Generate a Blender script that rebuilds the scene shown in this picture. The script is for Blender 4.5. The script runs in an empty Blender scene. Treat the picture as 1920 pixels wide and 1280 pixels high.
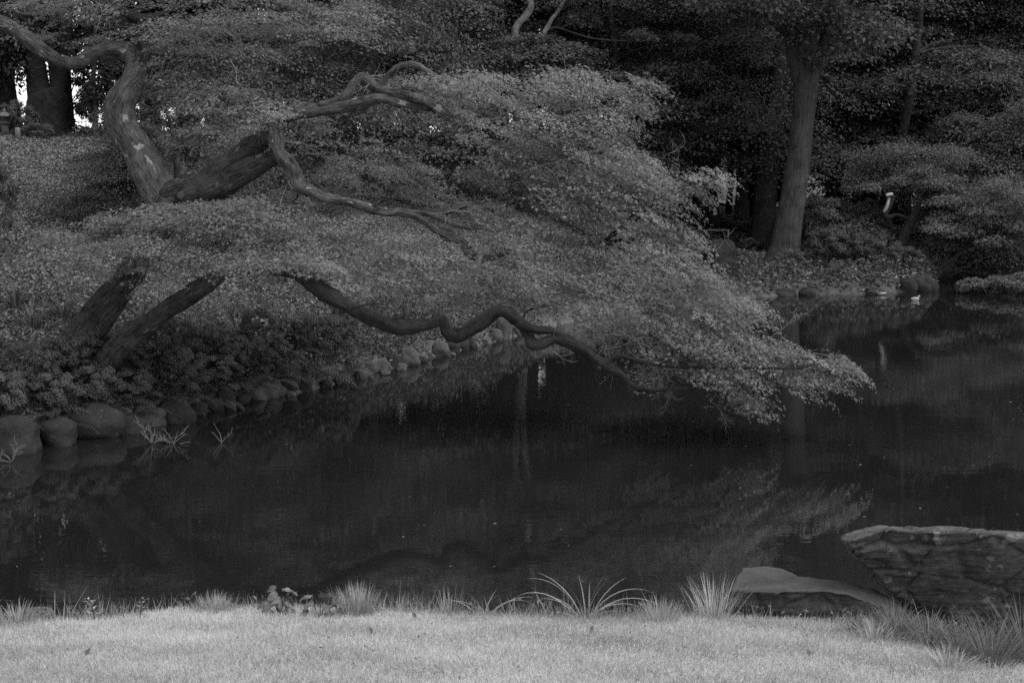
import bpy, math
import numpy as np
from mathutils import Vector, noise as mnoise

S = bpy.context.scene
C = S.collection
R = math.radians
rng = np.random.default_rng(7)

# ------------------------------------------------------------------ camera, world, sun, exposure
PITCH, F, CAM = R(8.07), 2667.0, np.array([0.0, 0.0, 4.1])
cam_d = bpy.data.cameras.new('camera')
cam = bpy.data.objects.new('camera', cam_d)
C.objects.link(cam)
cam.location = CAM
cam.rotation_euler = (R(90) - PITCH, 0, 0)
cam_d.sensor_width = 36
cam_d.lens = 50
cam_d.clip_start = 0.1
cam_d.clip_end = 2000
cam_d.dof.use_dof = True
cam_d.dof.focus_distance = 19.5
cam_d.dof.aperture_fstop = 7.0
S.camera = cam

SUN_EL, SUN_AZ = 57.0, 115.0          # azimuth measured clockwise from +Y (the view direction)
W = bpy.data.worlds.new('World')
S.world = W
W.use_nodes = True
nt = W.node_tree
bgn = nt.nodes['Background']
sky = nt.nodes.new('ShaderNodeTexSky')
sky.sky_type = 'NISHITA'
sky.sun_disc = False
sky.sun_elevation = R(SUN_EL)
sky.sun_rotation = R(SUN_AZ)
sky.dust_density = 4.0
bw = nt.nodes.new('ShaderNodeRGBToBW')            # black-and-white photograph
nt.links.new(sky.outputs[0], bw.inputs[0])
ovc = nt.nodes.new('ShaderNodeMix')                 # an even white overcast over the clear sky
ovc.data_type = 'RGBA'
ovc.inputs[0].default_value = .8
ovc.inputs[7].default_value = (5.0, 5.0, 5.0, 1)
nt.links.new(bw.outputs[0], ovc.inputs[6])
nt.links.new(ovc.outputs[2], bgn.inputs[0])
bgn.inputs[1].default_value = 0.15
sl = bpy.data.lights.new('sun', 'SUN')
sl.energy = 1.1
sl.angle = R(30)
sl.color = (1, 1, 1)
so = bpy.data.objects.new('sun', sl)
C.objects.link(so)
az, el = R(SUN_AZ), R(SUN_EL)
sdir = Vector((math.sin(az) * math.cos(el), math.cos(az) * math.cos(el), math.sin(el)))
so.rotation_euler = sdir.to_track_quat('Z', 'Y').to_euler()
so.location = (0, -20, 40)
S.view_settings.view_transform = 'Standard'
S.view_settings.look = 'None'
S.view_settings.gamma = 1
S.view_settings.exposure = 1.35
S.view_settings.use_curve_mapping = False
S.cycles.use_denoising = False
S.cycles.max_bounces = 6
S.cycles.diffuse_bounces = 3
S.cycles.glossy_bounces = 3
S.cycles.transmission_bounces = 3
S.cycles.transparent_max_bounces = 4


# ------------------------------------------------------------------ helpers
def ray(u, v):
    a, b = (u - 960) / F, (640 - v) / F
    return np.array([a, math.cos(PITCH) + b * math.sin(PITCH), -math.sin(PITCH) + b * math.cos(PITCH)])


def at(u, v, d):                       # photo pixel + real distance -> world point
    return CAM + ray(u, v) * d


def on_z(u, v, z=0.0):                 # photo pixel on the level z -> world point
    r = ray(u, v)
    return CAM + r * ((z - CAM[2]) / r[2])


def sst(a, b, x):
    t = np.clip((x - a) / (b - a), 0, 1)
    return t * t * (3 - 2 * t)


def norm(a):
    return a / np.maximum(np.linalg.norm(a, axis=-1, keepdims=True), 1e-9)


def rdirs(n):
    return norm(rng.normal(size=(n, 3)))


def mk_mesh(name, V, T=None, Q=None, tone=None, bark=None, smooth=False, mats=()):
    me = bpy.data.meshes.new(name)
    V = np.asarray(V, np.float32)
    T = np.zeros((0, 3), np.int32) if T is None or len(T) == 0 else np.asarray(T, np.int32)
    Q = np.zeros((0, 4), np.int32) if Q is None or len(Q) == 0 else np.asarray(Q, np.int32)
    idx = np.concatenate([T.ravel(), Q.ravel()])
    tot = np.concatenate([np.full(len(T), 3), np.full(len(Q), 4)])
    st = np.concatenate([[0], np.cumsum(tot)[:-1]]).astype(np.int32)
    me.vertices.add(len(V))
    me.vertices.foreach_set('co', V.ravel())
    me.loops.add(len(idx))
    me.loops.foreach_set('vertex_index', idx.astype(np.int32))
    me.polygons.add(len(tot))
    me.polygons.foreach_set('loop_start', st)
    if smooth:
        me.polygons.foreach_set('use_smooth', np.ones(len(tot), bool))
    if tone is not None:
        a = me.attributes.new('tone', 'FLOAT', 'FACE')
        a.data.foreach_set('value', np.asarray(tone, np.float32))
    if bark is not None:
        a = me.attributes.new('bark', 'FLOAT_VECTOR', 'POINT')
        a.data.foreach_set('vector', np.asarray(bark, np.float32).ravel())
    me.update(calc_edges=True)
    for m in mats:
        me.materials.append(m)
    return me


def link(name, me, parent=None, loc=None, **kw):
    o = bpy.data.objects.new(name, me)
    C.objects.link(o)
    if parent is not None:
        o.parent = parent
    if loc is not None:
        o.location = [float(c) for c in loc]
    for k, v in kw.items():
        o[k] = v
    return o


def thing(name, label, cat, loc=(0, 0, 0), rz=0.0, group=None, scale=1.0):
    o = link(name, None, None, loc, label=label, category=cat)
    o.rotation_euler = (0, 0, rz)
    o.scale = (scale,) * 3 if np.isscalar(scale) else scale
    if group:
        o['group'] = group
    return o


def tag(o, label, cat, group=None):
    o['label'] = label
    o['category'] = cat
    if group:
        o['group'] = group
    return o


# leaf outlines: x along the leaf, y across, z along its normal
def star_leaf():
    V, T = [], []
    for a, L in ((0, 1.0), (48, .88), (-48, .88), (100, .58), (-100, .58)):
        a = R(a)
        d, s = np.array([math.cos(a), math.sin(a)]), np.array([-math.sin(a), math.cos(a)])
        for p, z in ((s * .14 + d * .08, 0), (d * L, -.22 * L), (-s * .14 + d * .08, 0)):
            V.append((p[0], p[1], z))
        T.append((len(V) - 3, len(V) - 2, len(V) - 1))
    V = np.array(V) * 0.62
    V[:, 0] += .1
    return V, np.array(T)


KITE = (np.array([(0, 0, 0), (.45, .27, .06), (1, 0, -.05), (.45, -.27, .06)]), np.array([(0, 2, 1), (0, 3, 2)]))
NARROW = (np.array([(0, 0, 0), (.4, .11, .02), (1, 0, -.1), (.4, -.11, .02)]), np.array([(0, 2, 1), (0, 3, 2)]))
STAR = star_leaf()
TRI = (np.array([(0, -.32, 0), (.1, .34, .08), (1, .05, -.04)]), np.array([(0, 2, 1)]))
BLADE1 = (np.array([(0, .5, 0), (0, -.5, 0), (1, 0, 0)]), np.array([(0, 1, 2)]))


def leaf_arrays(tpl, pos, nrm, dirv, size, width=None):
    tv, tt = tpl
    n, k = len(pos), len(tv)
    nrm = norm(nrm)
    side = norm(np.cross(nrm, dirv))
    dv = np.cross(side, nrm)
    w = size if width is None else width
    V = (pos[:, None, :] + tv[None, :, 0, None] * (dv * size[:, None])[:, None, :]
         + tv[None, :, 1, None] * (side * w[:, None])[:, None, :]
         + tv[None, :, 2, None] * (nrm * size[:, None])[:, None, :])
    T = tt[None] + (np.arange(n) * k)[:, None, None]
    return V.reshape(-1, 3), T.reshape(-1, 3)


def leaf_mesh(name, tpl, pos, nrm, dirv, size, tone, mats, width=None):
    V, T = leaf_arrays(tpl, pos, nrm, dirv, size, width)
    return mk_mesh(name, V, T, tone=np.repeat(tone, len(tpl[1])), mats=mats)


def catmull(P, step):
    P = np.asarray(P, float)
    if len(P) < 3:
        n = max(2, int(np.linalg.norm(P[1, :3] - P[0, :3]) / step) + 1)
        t = np.linspace(0, 1, n)[:, None]
        return P[0] * (1 - t) + P[1] * t
    E = np.vstack([2 * P[0] - P[1], P, 2 * P[-1] - P[-2]])
    out = []
    for i in range(1, len(E) - 2):
        p0, p1, p2, p3 = E[i - 1], E[i], E[i + 1], E[i + 2]
        n = max(2, int(np.linalg.norm((p2 - p1)[:3]) / step) + 1)
        for t in np.linspace(0, 1, n, endpoint=False):
            out.append(.5 * (2 * p1 + (p2 - p0) * t + (2 * p0 - 5 * p1 + 4 * p2 - p3) * t * t + (3 * p1 - p0 - 3 * p2 + p3) * t ** 3))
    out.append(E[-2])
    return np.array(out)


class Buf:
    def __init__(s):
        s.V, s.T, s.Q, s.B, s.t, s.n = [], [], [], [], [], 0

    def tube(s, P, nseg=8, step=None, lump=0.0, tone=None, rough=0.0):
        """P: rows x, y, z, radius"""
        P = np.asarray(P, float)
        rm = P[:, 3].mean()
        A = catmull(P, step or max(rm * 1.1, .012))
        X, r = A[:, :3], np.maximum(A[:, 3], P[:, 3].min() * .6)
        m = len(X)
        Tn = norm(np.gradient(X, axis=0))
        up = np.array([0.3, 0.2, 1.0]) if abs(Tn[0][2]) < .8 else np.array([1.0, 0.2, 0.1])
        a = norm(np.cross(Tn[0], up))
        fr = []
        for i in range(m):
            a = norm(a - Tn[i] * np.dot(a, Tn[i]))
            fr.append(a)
        fr = np.array(fr)
        bi = np.cross(Tn, fr)
        th = np.arange(nseg) * 2 * math.pi / nseg
        L = np.concatenate([[0], np.cumsum(np.linalg.norm(np.diff(X, axis=0), axis=1))])
        rr = np.repeat(r[:, None], nseg, 1)
        if lump:
            q = rng.uniform(0, 6.28, 6)
            l_ = L[:, None] / max(rm, .02)
            rr = rr * (1 + lump * (np.sin(th * 2 + q[0] + l_ * .35) * .6 + np.sin(th * 3 + q[1] - l_ * .5) * .5
                                   + np.sin(l_ * .8 + q[2]) * .5 + np.sin(th * 5 + q[3] + l_ * .2) * .3 + np.sin(l_ * 1.9 + q[4] + th) * .35))
        if rough:
            sd = rng.uniform(-40, 40)
            for i_ in range(m):
                for j_ in range(nseg):
                    e = (math.cos(th[j_]), math.sin(th[j_]), L[i_] / max(r[i_], .03))
                    rr[i_, j_] *= 1 + rough * (.9 * mnoise.noise(Vector((e[0] * 1.2 + sd, e[1] * 1.2, e[2] * .45))) + .8 * mnoise.noise(Vector((e[0] * 3.2 + sd, e[1] * 3.2, e[2] * .3))) + .5 * mnoise.noise(Vector((e[0] * 6, e[1] * 6 + sd, e[2] * 1.2))))
        V = X[:, None] + fr[:, None] * (np.cos(th)[None, :, None] * rr[..., None]) + bi[:, None] * (np.sin(th)[None, :, None] * rr[..., None])
        B = np.stack([np.cos(th)[None] * rr, np.sin(th)[None] * rr, np.repeat(L[:, None], nseg, 1)], -1)
        i = np.arange(m - 1)[:, None] * nseg
        j = np.arange(nseg)[None]
        k = (j + 1) % nseg
        Q = np.stack([i + j, i + k, i + nseg + k, i + nseg + j], -1).reshape(-1, 4) + s.n
        s.V += [V.reshape(-1, 3), X[:1], X[-1:]]
        s.B += [B.reshape(-1, 3), B[0, :1], B[-1, :1]]
        c0, c1 = s.n + m * nseg, s.n + m * nseg + 1
        jj = np.arange(nseg)
        cap = np.concatenate([np.stack([np.full(nseg, c0), (jj + 1) % nseg + s.n, jj + s.n], 1),
                              np.stack([np.full(nseg, c1), jj + s.n + (m - 1) * nseg, (jj + 1) % nseg + s.n + (m - 1) * nseg], 1)])
        s.Q.append(Q)
        s.T.append(cap)
        s.n += m * nseg + 2
        if tone is not None:
            s.t.append((len(cap), len(Q), tone))

    def ribbon(s, base, az, L, w, el, droop, n=5, twist=0.0):
        """a grass-like leaf: starts at elevation el, bends over by droop (radians)"""
        h = np.array([math.cos(az), math.sin(az), 0])
        sd = np.array([-math.sin(az + twist), math.cos(az + twist), 0])
        p = np.array(base, float)
        rows = []
        for i in range(n + 1):
            f = i / n
            ww = w * (1 - f ** 2.2) * (.55 + .45 * min(1, f * 4)) + w * .04
            rows += [p + sd * ww / 2, p - sd * ww / 2]
            e = el - droop * f ** 1.3
            p = p + (h * math.cos(e) + np.array([0, 0, 1]) * math.sin(e)) * L / n
        s.V.append(np.array(rows))
        s.B.append(np.zeros((len(rows), 3)))
        q = np.array([[2 * i, 2 * i + 1, 2 * i + 3, 2 * i + 2] for i in range(n)]) + s.n
        s.Q.append(q)
        s.t.append((0, n, rng.uniform()))
        s.n += len(rows)

    def kites(s, tpl, pos, nrm, dirv, size, width=None):
        V, T = leaf_arrays(tpl, np.asarray(pos, float), np.asarray(nrm, float), np.asarray(dirv, float), np.asarray(size, float), width)
        s.V.append(V)
        s.B.append(np.zeros((len(V), 3)))
        s.T.append(T + s.n)
        s.t.append((len(T), 0, rng.uniform()))
        s.n += len(V)

    def mesh(s, name, mats, smooth=True):
        T = np.concatenate(s.T) if s.T else None
        Q = np.concatenate(s.Q) if s.Q else None
        tone = None
        if s.t:
            a = [np.full(x, t) for x, q, t in s.t]
            b = [np.full(q, t) for x, q, t in s.t]
            tone = np.concatenate(a + b)
        return mk_mesh(name, np.concatenate(s.V), T, Q, tone=tone, bark=np.concatenate(s.B), smooth=smooth, mats=mats)


# ------------------------------------------------------------------ materials (all neutral: a black-and-white photograph)
def newmat(name):
    m = bpy.data.materials.new(name)
    m.use_nodes = True
    t = m.node_tree
    p = t.nodes['Principled BSDF']
    return m, t, p, t.nodes['Material Output']


def g(v):
    return (v, v, v, 1)


def nnoise(t, vec, scale, detail=4, rough=.55):
    n = t.nodes.new('ShaderNodeTexNoise')
    n.inputs['Scale'].default_value = scale
    n.inputs['Detail'].default_value = detail
    n.inputs['Roughness'].default_value = rough
    if vec is not None:
        t.links.new(vec, n.inputs['Vector'])
    return n.outputs['Fac']


def ramp(t, fac, *stops):
    r = t.nodes.new('ShaderNodeValToRGB')
    e = r.color_ramp.elements
    e[0].position, e[0].color = stops[0][0], g(stops[0][1])
    e[1].position, e[1].color = stops[-1][0], g(stops[-1][1])
    for p, v in stops[1:-1]:
        x = e.new(p)
        x.color = g(v)
    t.links.new(fac, r.inputs[0])
    return r.outputs[0]


def math_n(t, op, a, b):
    n = t.nodes.new('ShaderNodeMath')
    n.operation = op
    for i, x in enumerate((a, b)):
        if isinstance(x, (int, float)):
            n.inputs[i].default_value = x
        else:
            t.links.new(x, n.inputs[i])
    return n.outputs[0]


def mapping(t, vec, scale):
    m = t.nodes.new('ShaderNodeMapping')
    m.inputs['Scale'].default_value = scale
    t.links.new(vec, m.inputs['Vector'])
    return m.outputs[0]


def bump(t, p, h, strength, dist):
    b = t.nodes.new('ShaderNodeBump')
    b.inputs['Strength'].default_value = strength
    b.inputs['Distance'].default_value = dist
    t.links.new(h, b.inputs['Height'])
    t.links.new(b.outputs[0], p.inputs['Normal'])


def leaf_mat(name, lo, hi, trans=.35, rough=.5, spec=.3):
    m, t, p, out = newmat(name)
    a = t.nodes.new('ShaderNodeAttribute')
    a.attribute_name = 'tone'
    col = ramp(t, a.outputs['Fac'], (0, lo), (1, hi))
    t.links.new(col, p.inputs['Base Color'])
    p.inputs['Roughness'].default_value = rough
    p.inputs['Specular IOR Level'].default_value = spec
    tr = t.nodes.new('ShaderNodeBsdfTranslucent')
    t.links.new(col, tr.inputs[0])
    mx = t.nodes.new('ShaderNodeMixShader')
    mx.inputs[0].default_value = trans
    t.links.new(p.outputs[0], mx.inputs[1])
    t.links.new(tr.outputs[0], mx.inputs[2])
    t.links.new(mx.outputs[0], out.inputs[0])
    return m


def bark_mat(name, lo, hi, lichen=0.0, stretch=.18, fine=1.0):
    m, t, p, out = newmat(name)
    a = t.nodes.new('ShaderNodeAttribute')
    a.attribute_name = 'bark'
    v = mapping(t, a.outputs['Vector'], (1, 1, stretch))
    n1 = nnoise(t, v, 38 * fine, 6, .65)
    n2 = nnoise(t, a.outputs['Vector'], 5 * fine, 4)
    s = math_n(t, 'ADD', math_n(t, 'MULTIPLY', n1, .6), math_n(t, 'MULTIPLY', n2, .4))
    col = ramp(t, s, (.38, lo), (.62, hi))
    if lichen:
        n3 = nnoise(t, mapping(t, a.outputs['Vector'], (1, 1, .6)), 7, 3, .6)
        f = ramp(t, n3, (.62, 0), (.66, 1))
        mx = t.nodes.new('ShaderNodeMix')
        mx.data_type = 'RGBA'
        t.links.new(f, mx.inputs[0])
        t.links.new(col, mx.inputs[6])
        mx.inputs[7].default_value = g(lichen)
        col = mx.outputs[2]
    t.links.new(col, p.inputs['Base Color'])
    p.inputs['Roughness'].default_value = .85
    p.inputs['Specular IOR Level'].default_value = .12
    bump(t, p, n1, 1.0, .07)
    return m


def obj_coord(t):
    return t.nodes.new('ShaderNodeTexCoord').outputs['Object']


def ground_mat(name, lo, hi, scale, bstr=.6, bdist=.03, big=.6):
    m, t, p, out = newmat(name)
    v = obj_coord(t)
    n = math_n(t, 'ADD', math_n(t, 'MULTIPLY', nnoise(t, v, scale, 8, .7), .65), math_n(t, 'MULTIPLY', nnoise(t, v, big, 4), .35))
    t.links.new(ramp(t, n, (.36, lo), (.64, hi)), p.inputs['Base Color'])
    p.inputs['Roughness'].default_value = .9
    p.inputs['Specular IOR Level'].default_value = .2
    bump(t, p, nnoise(t, v, scale * 1.5, 6, .7), bstr, bdist)
    return m


def stone_mat(name, lo, hi, spots=0.0, strata=0.0, rough=.75, spec=.18):
    m, t, p, out = newmat(name)
    v = obj_coord(t)
    n = math_n(t, 'ADD', math_n(t, 'MULTIPLY', nnoise(t, v, 22, 8, .65), .4), math_n(t, 'MULTIPLY', nnoise(t, v, 2.6, 5, .6), .6))
    h = nnoise(t, v, 30, 8, .7)
    if strata:
        sv = mapping(t, v, (.9, 1.4, 15))
        ds = nnoise(t, v, 1.6, 3)
        cb = t.nodes.new('ShaderNodeVectorMath')
        cb.operation = 'ADD'
        t.links.new(sv, cb.inputs[0])
        t.links.new(math_n(t, 'MULTIPLY', ds, 3.0), cb.inputs[1])
        st = nnoise(t, cb.outputs[0], 1.8, 7, .62)
        n = math_n(t, 'ADD', math_n(t, 'MULTIPLY', n, 1 - strata), math_n(t, 'MULTIPLY', st, strata))
        h = math_n(t, 'ADD', math_n(t, 'MULTIPLY', h, .3), st)
    col = ramp(t, n, (.36, lo), (.66, hi))
    if spots:
        f = ramp(t, nnoise(t, v, 9, 4, .6), (.62, 0), (.67, 1))
        mx = t.nodes.new('ShaderNodeMix')
        mx.data_type = 'RGBA'
        t.links.new(f, mx.inputs[0])
        t.links.new(col, mx.inputs[6])
        mx.inputs[7].default_value = g(spots)
        col = mx.outputs[2]
    t.links.new(col, p.inputs['Base Color'])
    p.inputs['Roughness'].default_value = rough
    p.inputs['Specular IOR Level'].default_value = spec
    bump(t, p, h, .8, .035)
    return m


M = {}
M['maple'] = leaf_mat('maple_leaf', .09, .30, .6, .5, .25)
M['leaf_mid'] = leaf_mat('leaf_mid', .048, .11, .35, .55, .15)
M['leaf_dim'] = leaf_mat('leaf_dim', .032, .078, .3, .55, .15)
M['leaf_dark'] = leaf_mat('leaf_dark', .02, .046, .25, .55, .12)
M['grass_pale'] = leaf_mat('grass_pale', .19, .48, .25, .7, .15)
M['grass_mid'] = leaf_mat('grass_mid', .14, .34, .3, .55, .25)
M['grass_dim'] = leaf_mat('grass_dim', .045, .14, .3, .55, .25)
M['fern'] = leaf_mat('fern_leaf', .028, .088, .3, .5, .25)
M['broad'] = leaf_mat('broad_leaf', .08, .15, .3, .45, .35)
M['litter'] = leaf_mat('fallen_leaf', .05, .20, .15, .7, .2)
M['hill_litter'] = leaf_mat('hill_litter', .075, .21, .15, .7, .2)
M['litter_dim'] = leaf_mat('fallen_leaf_dim', .045, .19, .15, .7, .2)
M['bark_pale'] = bark_mat('bark_pale', .012, .10, .22)
M['bark_rough'] = bark_mat('bark_rough', .006, .055, .075)
M['bark_dark'] = bark_mat('bark_dark', .008, .03)
M['bark_far'] = bark_mat('bark_far', .015, .052, 0, .1, .5)
M['bark_light'] = bark_mat('bark_light', .08, .2, 0, .3, .6)
M['twig'] = bark_mat('twig_bark', .1, .24)
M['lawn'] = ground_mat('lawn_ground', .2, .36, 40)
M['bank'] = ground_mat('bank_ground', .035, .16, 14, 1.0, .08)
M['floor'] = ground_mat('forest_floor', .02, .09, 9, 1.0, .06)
M['mud'] = ground_mat('pond_mud', .012, .03, 5)
M['path'] = ground_mat('path_gravel', .38, .55, 20)
M['meadow'] = ground_mat('meadow_ground', .1, .2, 6)
M['stone'] = stone_mat('shore_stone', .009, .026)
M['stone_dark'] = stone_mat('far_rock', .008, .024)
M['stone_lichen'] = stone_mat('shore_stone_lichen', .009, .026, .14)
M['stone_pale'] = stone_mat('shore_stone_pale', .022, .07)
M['rock'] = stone_mat('layered_rock', .007, .09, .12, .42, .8, .15)
M['slab'] = stone_mat('slab_rock', .02, .06, 0, .3, .85, .12)
M['granite'] = stone_mat('granite', .06, .13)


def plain(name, v, rough=.6):
    m, t, p, out = newmat(name)
    n = nnoise(t, obj_coord(t), 30, 4)
    t.links.new(ramp(t, n, (.3, v * .75), (.7, v * 1.15)), p.inputs['Base Color'])
    p.inputs['Roughness'].default_value = rough
    return m


M['cut'] = plain('cut_and_lit_wood', .22)
M['post'] = plain('weathered_wood', .09)
M['feather_dark'] = plain('dark_feather', .06)
M['feather_pale'] = plain('pale_feather', .2)
M['bill'] = plain('bill_horn', .25, .4)

m, t, p, out = newmat('pond_water')
v = obj_coord(t)
p.inputs['Base Color'].default_value = g(.007)
p.inputs['Roughness'].default_value = .012
p.inputs['IOR'].default_value = 2.8
p.inputs['Specular IOR Level'].default_value = .5
w1 = nnoise(t, mapping(t, v, (1.0, 1.7, 1)), 5.0, 3, .5)
w2 = nnoise(t, mapping(t, v, (.5, 1.0, 1)), 1.2, 2, .5)
patch = ramp(t, nnoise(t, mapping(t, v, (.6, 1, 1)), .22, 2), (.38, .25), (.66, 1.0))
bump(t, p, math_n(t, 'ADD', math_n(t, 'MULTIPLY', math_n(t, 'MULTIPLY', w1, patch), .5), math_n(t, 'MULTIPLY', w2, .6)), .28, .012)
M['water'] = m

# ------------------------------------------------------------------ terrain
NEAR_PX = [(-250, 1185), (0, 1167), (200, 1160), (330, 1142), (500, 1137), (700, 1142), (900, 1152), (1150, 1158), (1330, 1152),
           (1400, 1160), (1500, 1163), (1600, 1166), (1680, 1172), (1800, 1190), (1920, 1228)]
near_w = [(lambda q: (q[0], q[1] + .12))(on_z(u, v, .3)) for u, v in NEAR_PX]
FAR_PX = [(2400, 535), (2100, 528), (1920, 522), (1850, 515), (1790, 508), (1762, 512), (1757, 543), (1700, 548), (1600, 553),
          (1500, 553), (1440, 557), (1380, 562), (1280, 577), (1150, 592), (1060, 607), (1010, 620), (985, 627), (930, 641),
          (870, 656), (800, 673), (740, 691), (690, 702), (640, 718), (575, 734), (520, 744), (450, 755), (400, 768), (355, 782),
          (300, 794), (220, 812), (140, 822), (60, 834), (0, 846), (-150, 875), (-400, 900)]
far_w = [tuple(on_z(u, v)[:2]) for u, v in FAR_PX]
POND = np.array([(-34, 11.4)] + near_w + [(5.2, 9.2), (9, 8.6), (40, 8), (48, 30), (40, 42)] + far_w + [(-34, 17.5)])


def sdist(x, y):                      # + on land, - in the pond
    P = np.stack([np.ravel(x), np.ravel(y)], 1)
    A, Bp = POND, np.roll(POND, -1, 0)
    best = np.full(len(P), 1e9)
    ins = np.zeros(len(P), bool)
    for a, b in zip(A, Bp):
        ab = b - a
        tt = np.clip(((P - a) @ ab) / (ab @ ab), 0, 1)
        best = np.minimum(best, np.linalg.norm(P - a - tt[:, None] * ab, axis=1))
        c = ((a[1] > P[:, 1]) != (b[1] > P[:, 1]))
        xi = a[0] + (P[:, 1] - a[1]) / (b[1] - a[1] + 1e-12) * ab[0]
        ins ^= c & (P[:, 0] < xi)
    return np.where(ins, -best, best)


def wleft(x, y):
    return 1 - sst(0, 1, (x + 1.0 - .12 * (y - 28)) / 7.0)


def ground_z(x, y):
    x, y = np.atleast_1d(np.asarray(x, float)), np.atleast_1d(np.asarray(y, float))
    s = sdist(x, y)
    sp = np.maximum(s, 0)
    wob = .05 * np.sin(x * 1.3 + y * .7) + .04 * np.sin(x * .6 - y * 1.9 + 1) + .02 * np.sin(x * 4.1 + 2) * np.sin(y * 3.7)
    zn = .30 * sst(0, .22, sp) + np.minimum(.19 * sp, 2.3) + .2 * wob * sst(0, 1, sp)
    hill = .25 * sst(0, .25, sp) + .5 * sst(.1, 1.1, sp) + .215 * np.maximum(sp - .6, 0)
    hill = 4.35 - np.log1p(np.exp((4.35 - hill) * 2.2)) / 2.2
    zl = np.maximum(hill, .25 * sst(0, .3, sp)) + wob * sst(0, 2, sp)
    zf = .38 * sst(0, .4, sp) + .02 * sp + .6 * wob * sst(0, 2, sp) + 3.5 * sst(78, 130, y)
    wl = wleft(x, y)
    zb = zl * wl + zf * (1 - wl)
    wn = 1 - sst(13.2, 15.5, y)
    z = zn * wn + zb * (1 - wn)
    return np.where(s > 0, z, np.maximum(-.8, s * 1.1))


def gz(x, y):
    return float(ground_z(x, y)[0])


def gpt(u, y):                        # a point on the ground under photo column u at distance y
    x = (u - 960) / F * y * 1.0
    return np.array([x, y, gz(x, y)])


def axis(segs):
    out = [np.arange(a, b, s) for a, b, s in segs]
    return np.concatenate(out + [[segs[-1][1]]])


xs = axis([(-320, -80, 30), (-80, -24, 4), (-24, -15, .6), (-15, 12, .2), (12, 30, .7), (30, 90, 5), (90, 320, 30)])
ys = axis([(-120, -10, 15), (-10, 5, 1.5), (5, 13.5, .15), (13.5, 18, .4), (18, 34, .2), (34, 56, .45), (56, 110, 2), (110, 320, 20)])
X, Y = np.meshgrid(xs, ys)
Z = ground_z(X.ravel(), Y.ravel())
Sd = sdist(X.ravel(), Y.ravel())
nx, ny = len(xs), len(ys)
i = (np.arange(ny - 1)[:, None] * nx + np.arange(nx - 1)[None]).ravel()
Q = np.stack([i, i + 1, i + nx + 1, i + nx], 1)
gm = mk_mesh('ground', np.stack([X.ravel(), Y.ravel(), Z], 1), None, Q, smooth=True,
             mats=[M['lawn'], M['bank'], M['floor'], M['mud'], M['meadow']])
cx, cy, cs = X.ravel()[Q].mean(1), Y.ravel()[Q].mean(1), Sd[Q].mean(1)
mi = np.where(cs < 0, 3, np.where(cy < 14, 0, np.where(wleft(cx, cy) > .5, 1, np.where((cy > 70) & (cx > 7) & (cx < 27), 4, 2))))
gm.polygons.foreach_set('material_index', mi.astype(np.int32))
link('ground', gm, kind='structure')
wx = [-60, 70]
wm = mk_mesh('pond_water', [(-50, 7, 0), (60, 7, 0), (60, 60, 0), (-50, 60, 0)], None, [(0, 1, 2, 3)], mats=[M['water']])
link('pond_water', wm, kind='structure')
# pale gravel path across the clearing beyond the trees
px = np.linspace(-2, 40, 43)
pv = []
for x in px:
    for yy in (68.6, 70.6):
        y2 = yy + .4 * math.sin(x * .3)
        pv.append((x, y2, max(gz(x, y2), gz(x, y2 + .6), gz(x, y2 - .6)) + .05))
link('gravel_path', mk_mesh('gravel_path', pv, None, [(2 * k, 2 * k + 2, 2 * k + 3, 2 * k + 1) for k in range(len(px) - 1)], mats=[M['path']]), kind='structure')

def on_ground(u, v, d0=15.0, d1=60.0):
    r_ = ray(u, v)
    ts = np.arange(d0, d1, .05)
    Pp = CAM + r_ * ts[:, None]
    z_ = ground_z(Pp[:, 0], Pp[:, 1])
    hit = np.where((Pp[:, 2] <= z_) & (z_ > .02))[0]
    k = hit[0] if len(hit) else 0
    return np.array([Pp[k, 0], Pp[k, 1], z_[k]])


# ------------------------------------------------------------------ near lawn
def scatter(n, x0, x1, y0, y1, smin, smax=1e9, dens=None):
    x, y = rng.uniform(x0, x1, n), rng.uniform(y0, y1, n)
    s = sdist(x, y)
    k = (s > smin) & (s < smax)
    if dens is not None:
        k &= rng.uniform(size=n) < dens(x, y, s)
    x, y = x[k], y[k]
    return np.stack([x, y, ground_z(x, y)], 1)


def flat_leaves(name, P, size, mat, tilt=.5, lift=.05, tpl=KITE):
    n = len(P)
    nr = norm(np.stack([rng.normal(0, tilt, n), rng.normal(0, tilt, n), np.ones(n)], 1))
    sz = rng.uniform(size * .6, size * 1.4, n)
    return leaf_mesh(name, tpl, P + np.stack([np.zeros(n), np.zeros(n), rng.uniform(0, lift, n)], 1), nr, rdirs(n), sz, rng.uniform(0, 1, n) ** 1.6, [mat])


def turf(name, P, h, w, mat, lean=.45, tone=None):
    n = len(P)
    d = norm(np.stack([rng.normal(0, lean, n), rng.normal(0, lean, n), np.ones(n)], 1))
    fa = rng.uniform(0, 2 * math.pi, n)
    nr = np.stack([np.cos(fa), np.sin(fa), np.zeros(n)], 1)
    nr = nr - d * (nr * d).sum(1, keepdims=True)
    sz = rng.uniform(h * .6, h * 1.4, n)
    tn = rng.uniform(0, 1, n) if tone is None else tone
    return leaf_mesh(name, BLADE1, P - [0, 0, .004], nr, d, sz, tn, [mat], width=rng.uniform(w * .7, w * 1.3, n))


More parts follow.
